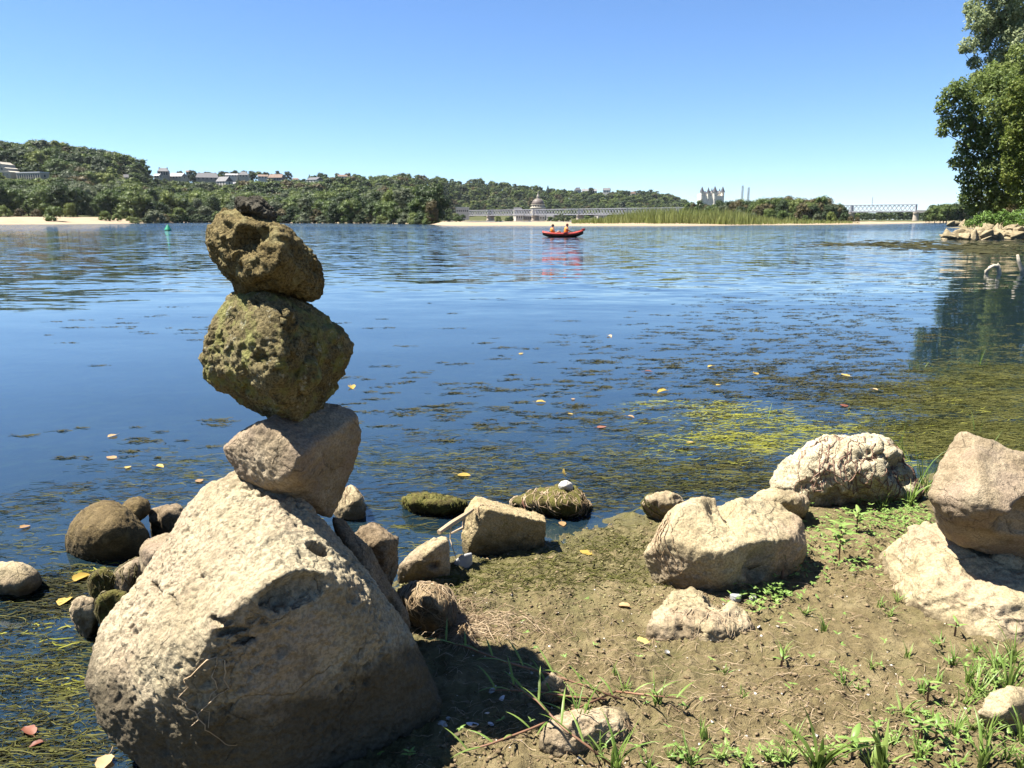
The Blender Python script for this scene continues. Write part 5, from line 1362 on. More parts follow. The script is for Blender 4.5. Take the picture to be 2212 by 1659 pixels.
skin = plain("skin", (0.36, 0.20, 0.135), .6, .1, 6); hair = plain("dark_hair", (0.018, 0.012, 0.010), .7, .2, 20)
vest = plain("orange_vest", (0.85, 0.24, 0.02), .6, .1, 5); cloth = plain("pale_shorts", (0.55, 0.52, 0.47), .8, .1, 5); dark = plain("dark_red_top", (0.10, 0.025, 0.02), .8, .1, 5)
def person(label, x0, J, vest_z, hair_c, shorts, group="paddlers in the kayak"):
    o = thing("person", label, "person", (pk.x + x0, pk.y, .08), 0.06, group)
    V, E, R = [], [], []
    def add(p, r, par=None):
        V.append(p); R.append(r)
        if par is not None: E.append((par, len(V) - 1))
        return len(V) - 1
    pel = add(J['pelvis'], .13); sp = add(J['spine'], .13, pel); ch = add(J['chest'], .15, sp); nk = add(J['neck'], .055, ch)
    jaw = add(J['jaw'], .072, nk); hd = add(J['head'], .095, jaw); tp = add(J['crown'], .06, hd)
    add(tuple(np.array(J['head']) + np.array([.115, 0, -.015])), .018, hd)                       # nose
    for s_ in (-1, 1):
        add(tuple(np.array(J['head']) + np.array([-.005, s_ * .098, -.01])), .022, hd)           # ears
        q = lambda k: (J[k][0], J[k][1] * s_, J[k][2])
        hp = add(q('hip'), .10, pel); kn = add(q('knee'), .068, hp); an = add(q('ankle'), .042, kn); add(q('toe'), .038, an)
        sh = add(q('shoulder'), .068, ch); el = add(q('elbow'), .045, sh); wr = add(q('wrist'), .03, el)
        w = np.array(q('wrist')); d = w - np.array(q('elbow')); d /= np.linalg.norm(d)
        pm = add(tuple(w + d * .07), .036, wr)
        for f, (l, off) in enumerate([(.075, -.032), (.088, -.011), (.085, .011), (.066, .032)]):
            m1 = add(tuple(w + d * (.07 + l * .55) + np.array([0, off, 0])), .0095, pm); add(tuple(w + d * (.07 + l * .8) + np.array([0, off, -.04])), .008, m1)
        add(tuple(w + d * .06 + np.array([0, -s_ * .055, -.02])), .011, pm)
    me = bpy.data.meshes.new("body"); me.from_pydata(V, E, []); me.materials.append(skin)
    bd = link("body", me, (0, 0, 0), o)
    bd.modifiers.new("skin", 'SKIN')
    for i, r in enumerate(R): me.skin_vertices[0].data[i].radius = (r, r)
    me.skin_vertices[0].data[0].use_root = True
    sb = bd.modifiers.new("sub", 'SUBSURF'); sb.levels = 1; sb.render_levels = 2
    # life vest: padded shell round the chest
    b = MB(); c = np.array(J['spine']) * .45 + np.array(J['chest']) * .55; ax = np.array(J['chest']) - np.array(J['spine']); ax /= np.linalg.norm(ax)
    rings = []
    sd = np.array([0, 1, 0]); fw = np.cross(sd, ax)
    prof = [(-.20, .165, .19), (-.12, .185, .215), (.02, .19, .225), (.14, .18, .21), (.22, .14, .16), (.27, .095, .10)]
    vs = [tuple(c + ax * h + fw * (rx * math.cos(t)) + sd * (ry * math.sin(t))) for h, rx, ry in prof for t in np.linspace(0, 2*math.pi, 16, endpoint=False)]
    b.add(vs, [(i*16+j, i*16+(j+1)%16, (i+1)*16+(j+1)%16, (i+1)*16+j) for i in range(len(prof)-1) for j in range(16)])
    b.build("life_vest", vest_z, o, smooth=True)
    # hair cap
    iv, if_ = ico(3); h = np.array(J['head']) + np.array([-.012, 0, .03])
    k = iv.copy() * np.array([.118, .108, .115]) * (1 + .06 * perlin(iv * 6, 3))[:, None]
    keep = [f for f in if_ if (k[f].mean(0)[2] > -.02 or k[f].mean(0)[0] < -.03)]
    me = mesh_np("hair", k + h, np.array(keep), hair_c, True); link("hair", me, (0, 0, 0), o)
    # shorts
    b = MB()
    for s_ in (-1, 1):
        q = lambda kk: Vector((J[kk][0], J[kk][1] * s_, J[kk][2]))
        b.tube([Vector(J['pelvis']), q('hip'), q('hip').lerp(q('knee'), .6)], [.145, .128, .10], 10)
    b.build("shorts", shorts, o, smooth=True)
    return o
JA = dict(pelvis=(0,0,.12), spine=(-.10,0,.32), chest=(-.16,0,.52), neck=(-.15,0,.67), jaw=(-.11,0,.75), head=(-.10,0,.84), crown=(-.11,0,.95), hip=(.05,.11,.13), knee=(.44,.13,.42), ankle=(.72,.12,.12), toe=(.88,.12,.2), shoulder=(-.15,.20,.57), elbow=(.02,.27,.36), wrist=(.25,.20,.34))
person("dark-haired person in an orange life vest reclining in the kayak's rear seat", -.75, JA, vest, hair, cloth)
JB = dict(pelvis=(0,0,.14), spine=(-.02,0,.36), chest=(0,0,.58), neck=(.03,0,.73), jaw=(.07,0,.80), head=(.08,0,.89), crown=(.07,0,1.0), hip=(.08,.11,.14), knee=(.45,.14,.30), ankle=(.80,.12,.12), toe=(.94,.12,.22), shoulder=(.01,.21,.62), elbow=(.24,.27,.44), wrist=(.46,.18,.33))
person("red-haired person in the kayak's front seat leaning forward with arms stretched to the paddle", .28, JB, vest, plain("auburn_hair", (0.10, 0.022, 0.012), .7, .2, 20), dark)
pd = thing("paddle", "dark double-bladed paddle held across the kayak's front seat", "paddle", (pk.x + .86, pk.y - .1, .38), 0.0)
b = MB(); b.tube([(-.55, -.35, -.02), (.72, .1, .20)], .018, 8); b.build("shaft", blk, pd)
for q_, zr in ((Vector((-.68, -.40, -.05)), .1), (Vector((.84, .14, .22)), .1)):
    b = MB(); b.lathe([(.01, -.2), (.085, -.13), (.105, 0), (.09, .14), (.02, .2)], 12); q = b.build("blade", red, pd, q_[:]); q.rotation_euler = (0, math.radians(80), .3); q.scale = (1, .3, 1)

# ------------------------------------------------------------------ floating weed and leaves
rs = np.random.default_rng(5)
M['weed_dark'] = leaf_mat("dark_weed", [(0.2, (0.008, 0.010, 0.007)), (0.55, (0.022, 0.023, 0.011)), (0.9, (0.055, 0.052, 0.022))], rough=.85, trans=0.05, sc=1.5, var=1.2, spec=.08)
M['weed_olive'] = leaf_mat("olive_weed", [(0.2, (0.030, 0.034, 0.010)), (0.55, (0.070, 0.074, 0.020)), (0.9, (0.135, 0.128, 0.040))], rough=.85, trans=0.15, sc=1.5, var=1.2, spec=.08)
M['weed_lime'] = leaf_mat("lime_algae", [(0.2, (0.090, 0.105, 0.016)), (0.55, (0.180, 0.190, 0.026)), (0.9, (0.290, 0.285, 0.055))], rough=.85, trans=0.2, sc=1.5, var=1.2, spec=.08)

def scatter(blobs):
    """(u, v, su, sv, n) -> points on the water"""
    out = []
    for u, v, su, sv, n in blobs:
        for k in range(n):
            uu, vv = rs.normal(u, su), rs.normal(v, sv)
            if vv < 492 or vv > 1760: continue
            p = on(uu, vv, 0); out.append((p.x, p.y))
    P = np.array(out); return P[shore_sd(P[:, 0], P[:, 1]) < 0.02]

def mats(P, smin, smax, name, label, mat, lumps=True):
    vs, fs, b = [], [], 0
    for x, y in P:
        r = rs.uniform(smin, smax) * rs.uniform(.5, 1) * (1 + .02 * y); n = 9
        a = np.linspace(0, 2 * math.pi, n, endpoint=False) + rs.uniform(0, 1)
        rot = rs.normal(0, .22); ca, sa = math.cos(rot), math.sin(rot)
        for ring, (k, z) in enumerate([(1.0, .001), (.72, .006 + r * .04)]):
            rr = r * k * (1 + .35 * rs.normal(size=n)).clip(.35, 1.8)
            px, py = rr * np.cos(a), rr * np.sin(a) * .42
            vs.append(np.stack([x + px * ca - py * sa, y + px * sa + py * ca, np.full(n, z) + rs.uniform(0, .004, n)], 1))
        vs.append(np.array([[x, y, .006 + r * .05]]))
        for j in range(n):
            j2 = (j + 1) % n
            fs.append((b+j, b+j2, b+n+j2, b+n+j)); fs.append((b+n+j, b+n+j2, b+2*n, b+2*n))
        b += 2 * n + 1
    V = np.concatenate(vs); F = np.array(fs); q = F[:, 2] != F[:, 3]
    o = link(name, mixed_mesh(name, V, F[q], F[~q][:, :3], [mat], np.zeros(len(F))))
    return tag(o, label, "weed", kind="stuff")
DARK = [(1650,720,170,40,170),(1750,660,150,22,100),(1500,790,170,36,120),(1150,800,200,50,40),(1000,880,180,40,45),(1300,700,250,50,36),(900,850,80,30,18),(1850,760,90,30,80),(1950,690,80,30,50),(250,705,110,12,22),(330,945,120,25,18),(640,720,300,60,16),(1250,900,160,30,50),(1700,800,200,20,100),(1950,610,120,16,50),(1500,600,250,25,20),(1780,850,150,25,90)]
mats(scatter([(1900,528,90,2.2,220),(2040,534,70,3,260),(2130,540,50,5,220),(1990,522,60,2,80),(2150,525,50,4,60)]), .08, .26, "floating_weed", "long dark raft of waterweed drifting off the right bank", M['weed_dark'])

def strands(P, length, width, ang, z0, z1, curve=.35, segs=3):
    n = len(P); a = rs.normal(ang, .32, n); a = np.where(rs.uniform(size=n) < .5, a, a + math.pi)
    L = rs.uniform(*length, n) * (.6 + .4 * np.minimum(1, P[:, 1] / 4)); w = rs.uniform(*width, n)
    cv = rs.normal(0, curve, n); vs = []
    x, y = P[:, 0].copy(), P[:, 1].copy(); z = rs.uniform(z0, z1, n)
    for k in range(segs + 1):
        t = k / segs; aa = a + cv * (t - .5) * 2
        if k: x += np.cos(aa) * L / segs; y += np.sin(aa) * L / segs * .8
        ww = w * (1 - .7 * abs(2 * t - 1) ** 2) * .5
        zz = z + .003 * np.sin(t * 5 + a * 7)
        vs += [np.stack([x + np.sin(aa) * ww, y - np.cos(aa) * ww, zz], 1), np.stack([x - np.sin(aa) * ww, y + np.cos(aa) * ww, zz + .0015], 1)]
    m = 2 * (segs + 1); V = np.stack(vs, 1).reshape(-1, 3)
    F = np.concatenate([np.stack([np.arange(n)*m+2*k, np.arange(n)*m+2*k+1, np.arange(n)*m+2*k+3, np.arange(n)*m+2*k+2], 1) for k in range(segs)])
    return V, F
def clustered(blobs, per, su, sv):
    C = scatter(blobs); k = rs.poisson(per, len(C))
    P = np.repeat(C, k, 0); P = P + rs.normal(size=P.shape) * np.array([su, sv]) * (.5 + .13 * P[:, 1:2])
    return P[shore_sd(P[:, 0], P[:, 1]) < .03]
C = scatter(DARK); sz = rs.uniform(.25, 1.0, len(C)) ** 1.6
k = (5 + 26 * sz).astype(int); P = np.repeat(C, k, 0); sr = np.repeat(sz, k)[:, None]
P = P + rs.normal(size=P.shape) * np.array([.085, .030]) * sr * (.55 + .06 * P[:, 1:2])
V, F = strands(P, (.025, .085), (.006, .016), .0, -.002, .007, .9)
tag(link("floating_weed", mesh_np("floating_weed", V, F, M['weed_dark'])), "dark ragged clumps of waterweed floating on the calm near water", "weed", kind="stuff")
P = clustered([(1000,995,240,24,46),(1400,960,260,45,90),(1700,930,200,50,120),(1950,900,120,60,110),(2120,860,90,60,110),(420,1010,60,16,26),(760,990,60,20,14),(1150,1040,200,30,44),(1350,1030,120,30,60),(1550,1030,100,25,60),(280,1080,140,30,22),(90,1150,90,40,20),(120,1240,90,30,26),(60,1420,80,60,60),(110,1550,90,70,60),(60,1650,80,40,36),(850,1150,60,30,16),(2150,760,60,40,60),(1640,1000,100,30,50)], 46, .12, .045)
V, F = strands(P, (.05, .17), (.0015, .0042), .12, -.03, .004, 1.3, 5)
tag(link("water_weed", mesh_np("water_weed", V, F, M['weed_olive'])), "olive strands of waterweed trailing at the surface near the shore", "weed", kind="stuff")
P = clustered([(1600,905,50,12,60),(1540,945,80,12,60),(1740,930,50,8,30),(1500,880,80,14,40),(1680,960,50,10,30),(1940,955,50,18,16),(1960,1000,40,16,8),(60,1380,60,20,4),(110,1480,50,30,4),(1430,990,80,16,8),(1850,900,60,16,8),(240,1240,40,8,7),(2080,880,60,30,10)], 34, .08, .03)
V, F = strands(P, (.03, .12), (.003, .008), .1, -.022, .005, .8)
tag(link("green_algae", mesh_np("green_algae", V, F, M['weed_lime'])), "yellow-green algae patches floating near the shore", "algae", kind="stuff")
P = clustered([(1250,1010,300,40,70),(1450,1060,150,20,50),(1600,1020,120,30,40),(1000,1080,160,25,40),(200,1060,120,20,16),(180,1270,70,22,34),(1850,840,200,20,60),(90,1300,70,20,20)], 30, .10, .04)
V, F = strands(P, (.04, .15), (.003, .008), .15, -.012, .005)
tag(link("water_weed", mesh_np("water_weed", V, F, M['weed_dark'])), "brown-black waterweed strands in the shallows", "weed", kind="stuff")

P = clustered([(70,1420,80,70,90),(110,1570,80,60,90),(60,1320,80,30,40),(150,1270,60,24,36),(40,1650,60,40,50)], 34, .05, .03)
V, F = strands(P, (.02, .07), (.002, .006), .3, -.02, .003, 1.8, 4)
tag(link("water_weed", mesh_np("water_weed", V, F, M['weed_dark'])), "dark curled weed filling the lower left shallows", "weed", kind="stuff")
P = clustered([(2120,820,70,30,70),(2060,900,80,40,90),(2150,900,60,50,90),(1950,850,80,20,50),(2000,960,80,20,50),(2150,970,50,14,40)], 40, .12, .045)
V, F = strands(P, (.05, .17), (.002, .005), .12, -.004, .006, 1.2, 4)
tag(link("water_weed", mesh_np("water_weed", V, F, M['weed_olive'])), "olive weed carpet at the right edge of the water", "weed", kind="stuff")

# leaves
def leaf_mesh(seed, curl=.25):
    g = np.random.default_rng(seed); b = MB(); n = 9
    rows = []
    for k in range(n):
        t = k / (n - 1); w = .42 * math.sin(math.pi * min(1, t * .93 + .06)) ** .75 * (1 - .35 * t) + .012
        w *= 1 + .10 * g.normal()
        x = t - .5; z = curl * (.3 * math.sin(t * 3 + g.uniform(0, 2)) * .3)
        rows.append([(x, -w, z + curl * w * .9), (x, -w * .5, z + curl * w * .25), (x, 0, z), (x, w * .5, z + curl * w * .3), (x, w, z + curl * w * 1.1)])
    vs = [p for r in rows for p in r]
    b.add(vs, [(i*5+j, (i+1)*5+j, (i+1)*5+j+1, i*5+j+1) for i in range(n-1) for j in range(4)])
    b.tube([(-.5, 0, 0), (-.72, .04, .03), (-.95, .02, .08)], [.018, .014, .012], 4)
    return b
M['leaf_yellow'] = leaf_mat("yellow_leaf", [(0.2, (0.26, 0.16, 0.035)), (0.6, (0.42, 0.29, 0.06)), (0.9, (0.50, 0.40, 0.16))], trans=.2, sc=9, var=.4)
M['leaf_tan'] = leaf_mat("tan_leaf", [(0.2, (0.26, 0.14, 0.06)), (0.6, (0.42, 0.27, 0.13)), (0.9, (0.55, 0.42, 0.26))], trans=.2, sc=9, var=.4)
M['leaf_red'] = leaf_mat("russet_leaf", [(0.2, (0.10, 0.03, 0.02)), (0.6, (0.20, 0.07, 0.04)), (0.9, (0.30, 0.15, 0.09))], trans=.15, sc=9, var=.4)
LM = {k: [leaf_mesh(s_, c).mesh("leaf", M[m], True) for s_, c in ((1, .1), (2, .2), (3, .4))] for k, m in (('y', 'leaf_yellow'), ('t', 'leaf_tan'), ('r', 'leaf_red'))}
def fallen(u, v, size, kind='y', label=None, z=None, tilt=None, group=None, cat="leaf"):
    g = on(u, v, 0.0)
    if gz(g.x, g.y) > 0:
        for _ in range(3): g = on(u, v, gz(g.x, g.y))
        zz = gz(g.x, g.y) + .006
    else: zz = .006
    if z is not None: g = on(u, v, z); zz = z
    o = link("leaf", random.choice(LM[kind]), (g.x, g.y, zz), None, 0, size)
    o.rotation_euler = tilt or (random.uniform(-.08, .08), random.uniform(-.08, .08), random.uniform(0, 6.28))
    return tag(o, label, cat, group)
G1 = "yellow leaves floating on the weedy water"
for u, v in [(1317,727),(1535,793),(1401,804),(1633,808),(1552,833),(1238,863),(1169,870),(1231,895),(1363,902),(1300,924),(1823,877),(1890,843),(1125,765)]:
    fallen(u, v, random.uniform(.045, .085), random.choice('yyyttr'), "small yellow leaf floating among the weed right of the tower", group=G1)
for u, v, s_, k, l in [(242,943,.07,'t',"tan leaf floating furthest out, left of the tower"),(240,990,.07,'t',"curled tan leaf floating nearer the shore, left of the tower"),(345,1010,.06,'y',"yellow leaf on the olive weed left of the tower, the right one of two"),(277,1011,.05,'y',"yellow leaf on the olive weed left of the tower, the left one of two"),
                       (430,1040,.06,'t',"orange-tan leaf floating beside the huge boulder's top"),(760,838,.10,'y',"pale yellow leaf floating against the tower's mossy stone"),(1003,1028,.08,'y',"yellow leaf floating behind the squared block"),(1490,957,.05,'y',"yellow leaf lying on the lime-green algae patch"),
                       (1430,847,.10,'y',"double yellow leaf at the edge of the algae right of the tower"),(1825,811,.10,'y',"large yellow leaf floating alone far to the right"),(1390,1387,.065,'y',"bright yellow leaf lying on the open mud"),(1215,1134,.05,'t',"tan leaf on the wet algae beyond the squared block"),
                       (1265,1197,.06,'y',"yellow leaf at the water's edge right of the squared block"),(62,1582,.055,'r',"russet leaf in the lower left shallows"),(78,1612,.035,'r',"small russet leaf just below the bigger one at lower left"),(182,1250,.09,'y',"bright yellow leaf caught on weed below the rounded boulder"),
                       (138,1302,.07,'y',"yellow leaf beside the small tan stone in the left shallows"),(55,1140,.05,'t',"tan leaf in the weed left of the rounded boulder"),(912,1247,.05,'r',"red leaf on the algae left of the squared block"),(1130,1090,.07,'r',"brown leaf standing upright on the weed-covered mound"),
                       (1218,1022,.07,'y',"yellow leaf standing up from the water above the white pebble"),(1345,1312,.05,'t',"tan leaf on the mud left of the flat sunken stone"),(225,1652,.06,'t',"tan leaf at the bottom edge by the huge boulder's foot")]:
    up = 'upright' in l or 'standing up' in l
    fallen(u, v, s_, k, l, z=(.17 if 'mound' in l else .05) if up else None, tilt=(1.3, .2, 1.7) if up else None)

# ------------------------------------------------------------------ dry roots, straw and litter
from mathutils import kdtree
M['root'] = leaf_mat("dry_root", [(0.2, (0.15, 0.10, 0.055)), (0.55, (0.30, 0.21, 0.12)), (0.9, (0.48, 0.37, 0.24))], trans=.05, sc=8, var=1.0)
M['root_red'] = leaf_mat("reddish_root", [(0.2, (0.085, 0.038, 0.026)), (0.55, (0.165, 0.085, 0.058)), (0.9, (0.27, 0.165, 0.115))], trans=.05, sc=8, var=1.0)
M['weed_hang'] = leaf_mat("hanging_weed", [(0.2, (0.020, 0.017, 0.007)), (0.55, (0.060, 0.050, 0.018)), (0.9, (0.14, 0.115, 0.042))], trans=.05, sc=8, var=1.0)
def line_strips(lines, w):
    vs, fs, b = [], [], 0
    for ln in lines:
        ln = np.asarray(ln); n = len(ln)
        if n < 2: continue
        d = np.gradient(ln, axis=0); d /= np.linalg.norm(d, axis=1)[:, None] + 1e-9
        cam_v = ln - np.array([0, 0, CAM_H]); s_ = np.cross(d, cam_v); s_ /= np.linalg.norm(s_, axis=1)[:, None] + 1e-9
        s2 = np.cross(d, s_)
        ww = w * rs.uniform(.5, 1.3) * np.linspace(1, .45, n)[:, None] * .5
        vs.append(np.stack([ln - s_ * ww, ln + s_ * ww * .5 + s2 * ww * .8, ln + s_ * ww * .5 - s2 * ww * .8], 1).reshape(-1, 3))
        for k in range(n - 1):
            for j in range(3):
                j2 = (j + 1) % 3
                fs.append((b+3*k+j, b+3*k+j2, b+3*k+3+j2, b+3*k+3+j))
        b += 3 * n
    return np.concatenate(vs), np.array(fs)
def drape(objname, n, box, length, w, mat, label, step=.014, name="dry_roots", wander=.5):
    """strands that hang over a stone and follow its surface downwards; box = (u0, u1, v0, v1) of their tops"""
    P = STONES[objname]
    if len(P) > 9000: P = P[::max(1, len(P) // 9000)]
    P = P[P[:, 1] < P[:, 1].mean() + .12 * (P[:, 1].max() - P[:, 1].min())]; kd = kdtree.KDTree(len(P))
    for i, p in enumerate(P): kd.insert(p, i)
    kd.balance()
    c = P.mean(0)
    uv = np.array([proj(p) for p in P]); ok = np.where((uv[:, 0] > box[0]) & (uv[:, 0] < box[1]) & (uv[:, 1] > box[2]) & (uv[:, 1] < box[3]) & ((P[:, 1] < c[1] + .05)))[0]
    lines = []
    if len(ok) == 0: return None
    for k in range(n):
        p = P[ok[int(rs.integers(len(ok)))]].copy(); ln = [p + (p - c) / np.linalg.norm(p - c) * .004]
        side = rs.normal(0, wander); m = int(rs.uniform(*length) / step)
        for j in range(m):
            q = p + np.array([side * step + rs.normal() * step * .35, -step * .5, -step * .9])
            co, idx, ds = kd.find(q)
            if ds > .035: p = q + np.array([0, step * .3, -step * .3])
            else: p = np.array(co)
            o_ = (p - c) / np.linalg.norm(p - c)
            g = p + o_ * rs.uniform(.002, .008)
            zg = gz(g[0], g[1])
            if g[2] < zg + .004:
                g[2] = zg + .006; ln.append(g); break
            ln.append(g); side = .8 * side + rs.normal(0, wander * .35)
        lines.append(ln)
    V, F = line_strips(lines, w)
    return tag(link(name, mesh_np(name, V, F, mat)), label, "roots", kind="stuff")
def by_label(s_): return [o.name for o in bpy.data.objects if o.get("label", "").startswith(s_)][0]
drape(by_label("rough pale boulder draped"), 340, (1740,1975,935,1050), (.08,.36), .005, M['root_red'], "reddish dry roots hanging over the rough pale boulder")
drape(by_label("reddish stone hung"), 150, (866,985,1258,1300), (.06,.22), .004, M['root'], "tan dry roots hanging over the reddish stone")
drape(by_label("mound of stone under"), 160, (1105,1275,1054,1090), (.06,.20), .005, M['root'], "dry weed matted over the mound in the shallows")
drape(by_label("low flat stone under green"), 120, (871,1008,1068,1092), (.05,.14), .005, M['weed_olive'], "olive weed hanging over the flat stone in the shallows")
drape(by_label("cream boulder with a scooped"), 26, (1420,1452,1100,1150), (.14,.26), .005, M['root'], "dry root bundle running down the hollowed boulder's left side", wander=.15)
drape(by_label("white-topped stone"), 36, (740,790,1050,1075), (.06,.12), .004, M['root'], "pale root streaks down the white-topped stone")
drape(by_label("small violet stone"), 40, (262,310,1204,1235), (.05,.10), .006, M['weed_hang'], "dark weed hanging over the small violet stone", wander=.2)
drape(by_label("dark algae-covered lump"), 40, (196,246,1232,1262), (.04,.10), .006, M['weed_hang'], "dark weed hanging over the algae-covered lump", wander=.2)
drape(by_label("black-green weed"), 40, (212,274,1278,1312), (.04,.10), .006, M['weed_hang'], "dark weed draped over the stone at the waterline", wander=.2)
drape(by_label("flat cream stone sunk"), 50, (1440,1630,1300,1366), (.04,.12), .003, M['root'], "dry rootlets around the flat sunken stone")
drape(by_label("low tan stone with grassy"), 60, (1385,1420,1066,1095), (.08,.16), .004, M['weed_olive'], "olive grass weed trailing left of the low tan stone", wander=1.2)
drape(by_label("squared stone block"), 8, (1025,1060,1090,1110), (.08,.18), .004, M['root'], "thin roots hanging down the squared block's front")
drape(by_label("huge cream pitted"), 3, (440,520,1400,1440), (.22,.34), .0035, M['root'], "thin curling root on the huge boulder's dark face", wander=.6)
drape(by_label("small cream stone with a dark arched"), 40, (1335,1362,1535,1600), (.05,.09), .002, M['root'], "fine dry roots at the right end of the arched stone")

def litter(name, label, blobs, n_each, length, w, mat, fan=False, lift=.02):
    lines = []
    for u, v, su, sv, n in blobs:
        g0 = on(u, v, 0.045)
        for k in range(n):
            if fan:
                a = rs.uniform(0, 2 * math.pi); st = np.array([g0.x, g0.y]) + rs.normal(size=2) * .012
            else:
                q = on(rs.normal(u, su), rs.normal(v, sv), .06); st = np.array([q.x, q.y]); a = rs.normal(0, .6) + (math.pi if rs.uniform() < .5 else 0)
            L_ = rs.uniform(*length); m = 6; ln = []; cv = rs.normal(0, .7); h = rs.uniform(.2, 1) * lift
            for j in range(m):
                t = j / (m - 1); aa = a + cv * t
                st = st + np.array([math.cos(aa), math.sin(aa)]) * (L_ / m if j else 0)
                ln.append([st[0], st[1], max(gz(st[0], st[1]), 0) + .003 + h * ((1 - t) ** 2 if fan else math.sin(t * math.pi))])
            lines.append(ln)
    V, F = line_strips(lines, w)
    return tag(link(name, mesh_np(name, V, F, mat)), label, "litter", kind="stuff")
litter("root_tuft", "tuft of dry roots splayed on the mud by the huge boulder's shadow", [(1003,1378,0,0,120),(970,1345,0,0,60)], 0, (.05,.11), .0035, M['root'], True, .05)
litter("dry_straw", "dry straw and rootlets strewn over the mud", [(960,1320,40,25,70),(1860,1225,60,16,120),(1900,1265,40,8,60),(1830,1075,60,12,80),(1960,1180,50,20,60),(1560,1375,80,12,40),(1650,1290,60,14,40),(1400,1290,120,30,60),(1300,1450,200,60,220),(1750,1400,220,70,260),(1500,1560,260,60,240),(1880,1560,220,60,200),(1080,1560,80,40,80),(1250,1380,160,40,160),(1080,1320,80,30,90)], 0, (.02,.09), .0022, M['root'], False, .008)
litter("dry_straw", "tan dry grass tangle right of the reddish stone", [(1030,1330,46,18,200),(985,1310,24,20,120),(1090,1350,60,14,90)], 0, (.05,.14), .003, M['root'], False, .03)

# crumbs of mud, grit and bits of shell
def crumbs(name, label, n, region, size, mat, dens=None, sq=.6, sink=.3):
    u = rs.uniform(region[0], region[1], n); v = rs.uniform(region[2], region[3], n)
    P = np.array([on(a, b_, .045)[:2] for a, b_ in zip(u, v)])
    s_ = shore_sd(P[:, 0], P[:, 1]); P = P[s_ > .02]
    k = perlin(np.stack([P[:, 0] * 3.1, P[:, 1] * 3.1, np.zeros(len(P))], 1), 66); P = P[k + rs.normal(0, .25, len(P)) > (dens if dens is not None else -1)]
    n = len(P); Z = ground_z(P[:, 0], P[:, 1])
    base = np.array([[1,0,0],[0,1,0],[-1,0,0],[0,-1,0],[0,0,1],[.6,.6,.55],[-.6,.5,.5],[0,-.7,.6],[0,0,-1]], float)
    fc = np.array([(0,1,5),(1,2,6),(2,3,7),(3,0,7),(0,5,7),(5,4,7),(1,6,5),(6,4,5),(2,7,6),(7,4,6),(0,8,1),(1,8,2),(2,8,3),(3,8,0)])
    S = size[0] * (size[1] / size[0]) ** (rs.uniform(size=n) ** 2.2)
    V = base[None] * (1 + .28 * rs.normal(size=(n, 9, 1))) * S[:, None, None] * np.stack([rs.uniform(.7, 1.4, n), rs.uniform(.7, 1.4, n), np.full(n, sq)], 1)[:, None, :]
    a = rs.uniform(0, 6.28, n); ca, sa = np.cos(a)[:, None], np.sin(a)[:, None]
    X = V[:, :, 0] * ca - V[:, :, 1] * sa + P[:, 0:1]; Yv = V[:, :, 0] * sa + V[:, :, 1] * ca + P[:, 1:2]; Zv = V[:, :, 2] + (Z + S * sq * (1 - sink * 2) * .5)[:, None]
    F = (fc[None] + np.arange(n)[:, None, None] * 9).reshape(-1, 3)
    return tag(link(name, mesh_np(name, np.stack([X, Yv, Zv], 2).reshape(-1, 3), F, mat)), label, "grit", kind="stuff")
crumbs("mud_crumbs", "dark crumbs of dried mud scattered on the bank", 12000, (880, 2260, 1080, 1700), (.0018, .009), leaf_mat("mud_crumb", [(0.2, (0.080, 0.056, 0.030)), (0.6, (0.155, 0.112, 0.062)), (0.9, (0.22, 0.165, 0.098))], rough=.95, trans=0, sc=5, var=1.3, spec=.1), -.15)
crumbs("grit", "pale grit and shell fragments on the mud", 200, (900, 2212, 1240, 1659), (.002, .0075), leaf_mat("pale_grit", [(0.2, (0.30, 0.25, 0.18)), (0.9, (0.60, 0.56, 0.50))], rough=.8, trans=0, sc=5, var=1.3), None)
crumbs("algae_crumbs", "lumpy olive algae left on the wet edge of the bank", 4500, (850, 1720, 1085, 1330), (.002, .010), leaf_mat("algae_lump", [(0.2, (0.045, 0.037, 0.016)), (0.6, (0.120, 0.102, 0.040)), (0.9, (0.195, 0.168, 0.070))], rough=.7, trans=0, sc=4, var=1.3, spec=.3), None, .45)
litter("algae_strands", "olive algae strands stranded along the wet edge", [(1000,1235,70,14,160),(1150,1205,90,14,220),(1280,1175,70,18,240),(1350,1150,50,16,160),(1250,1230,120,16,240),(1100,1255,120,14,180),(1380,1230,60,20,90)], 0, (.02,.07), .004, M['weed_olive'], False, .006)

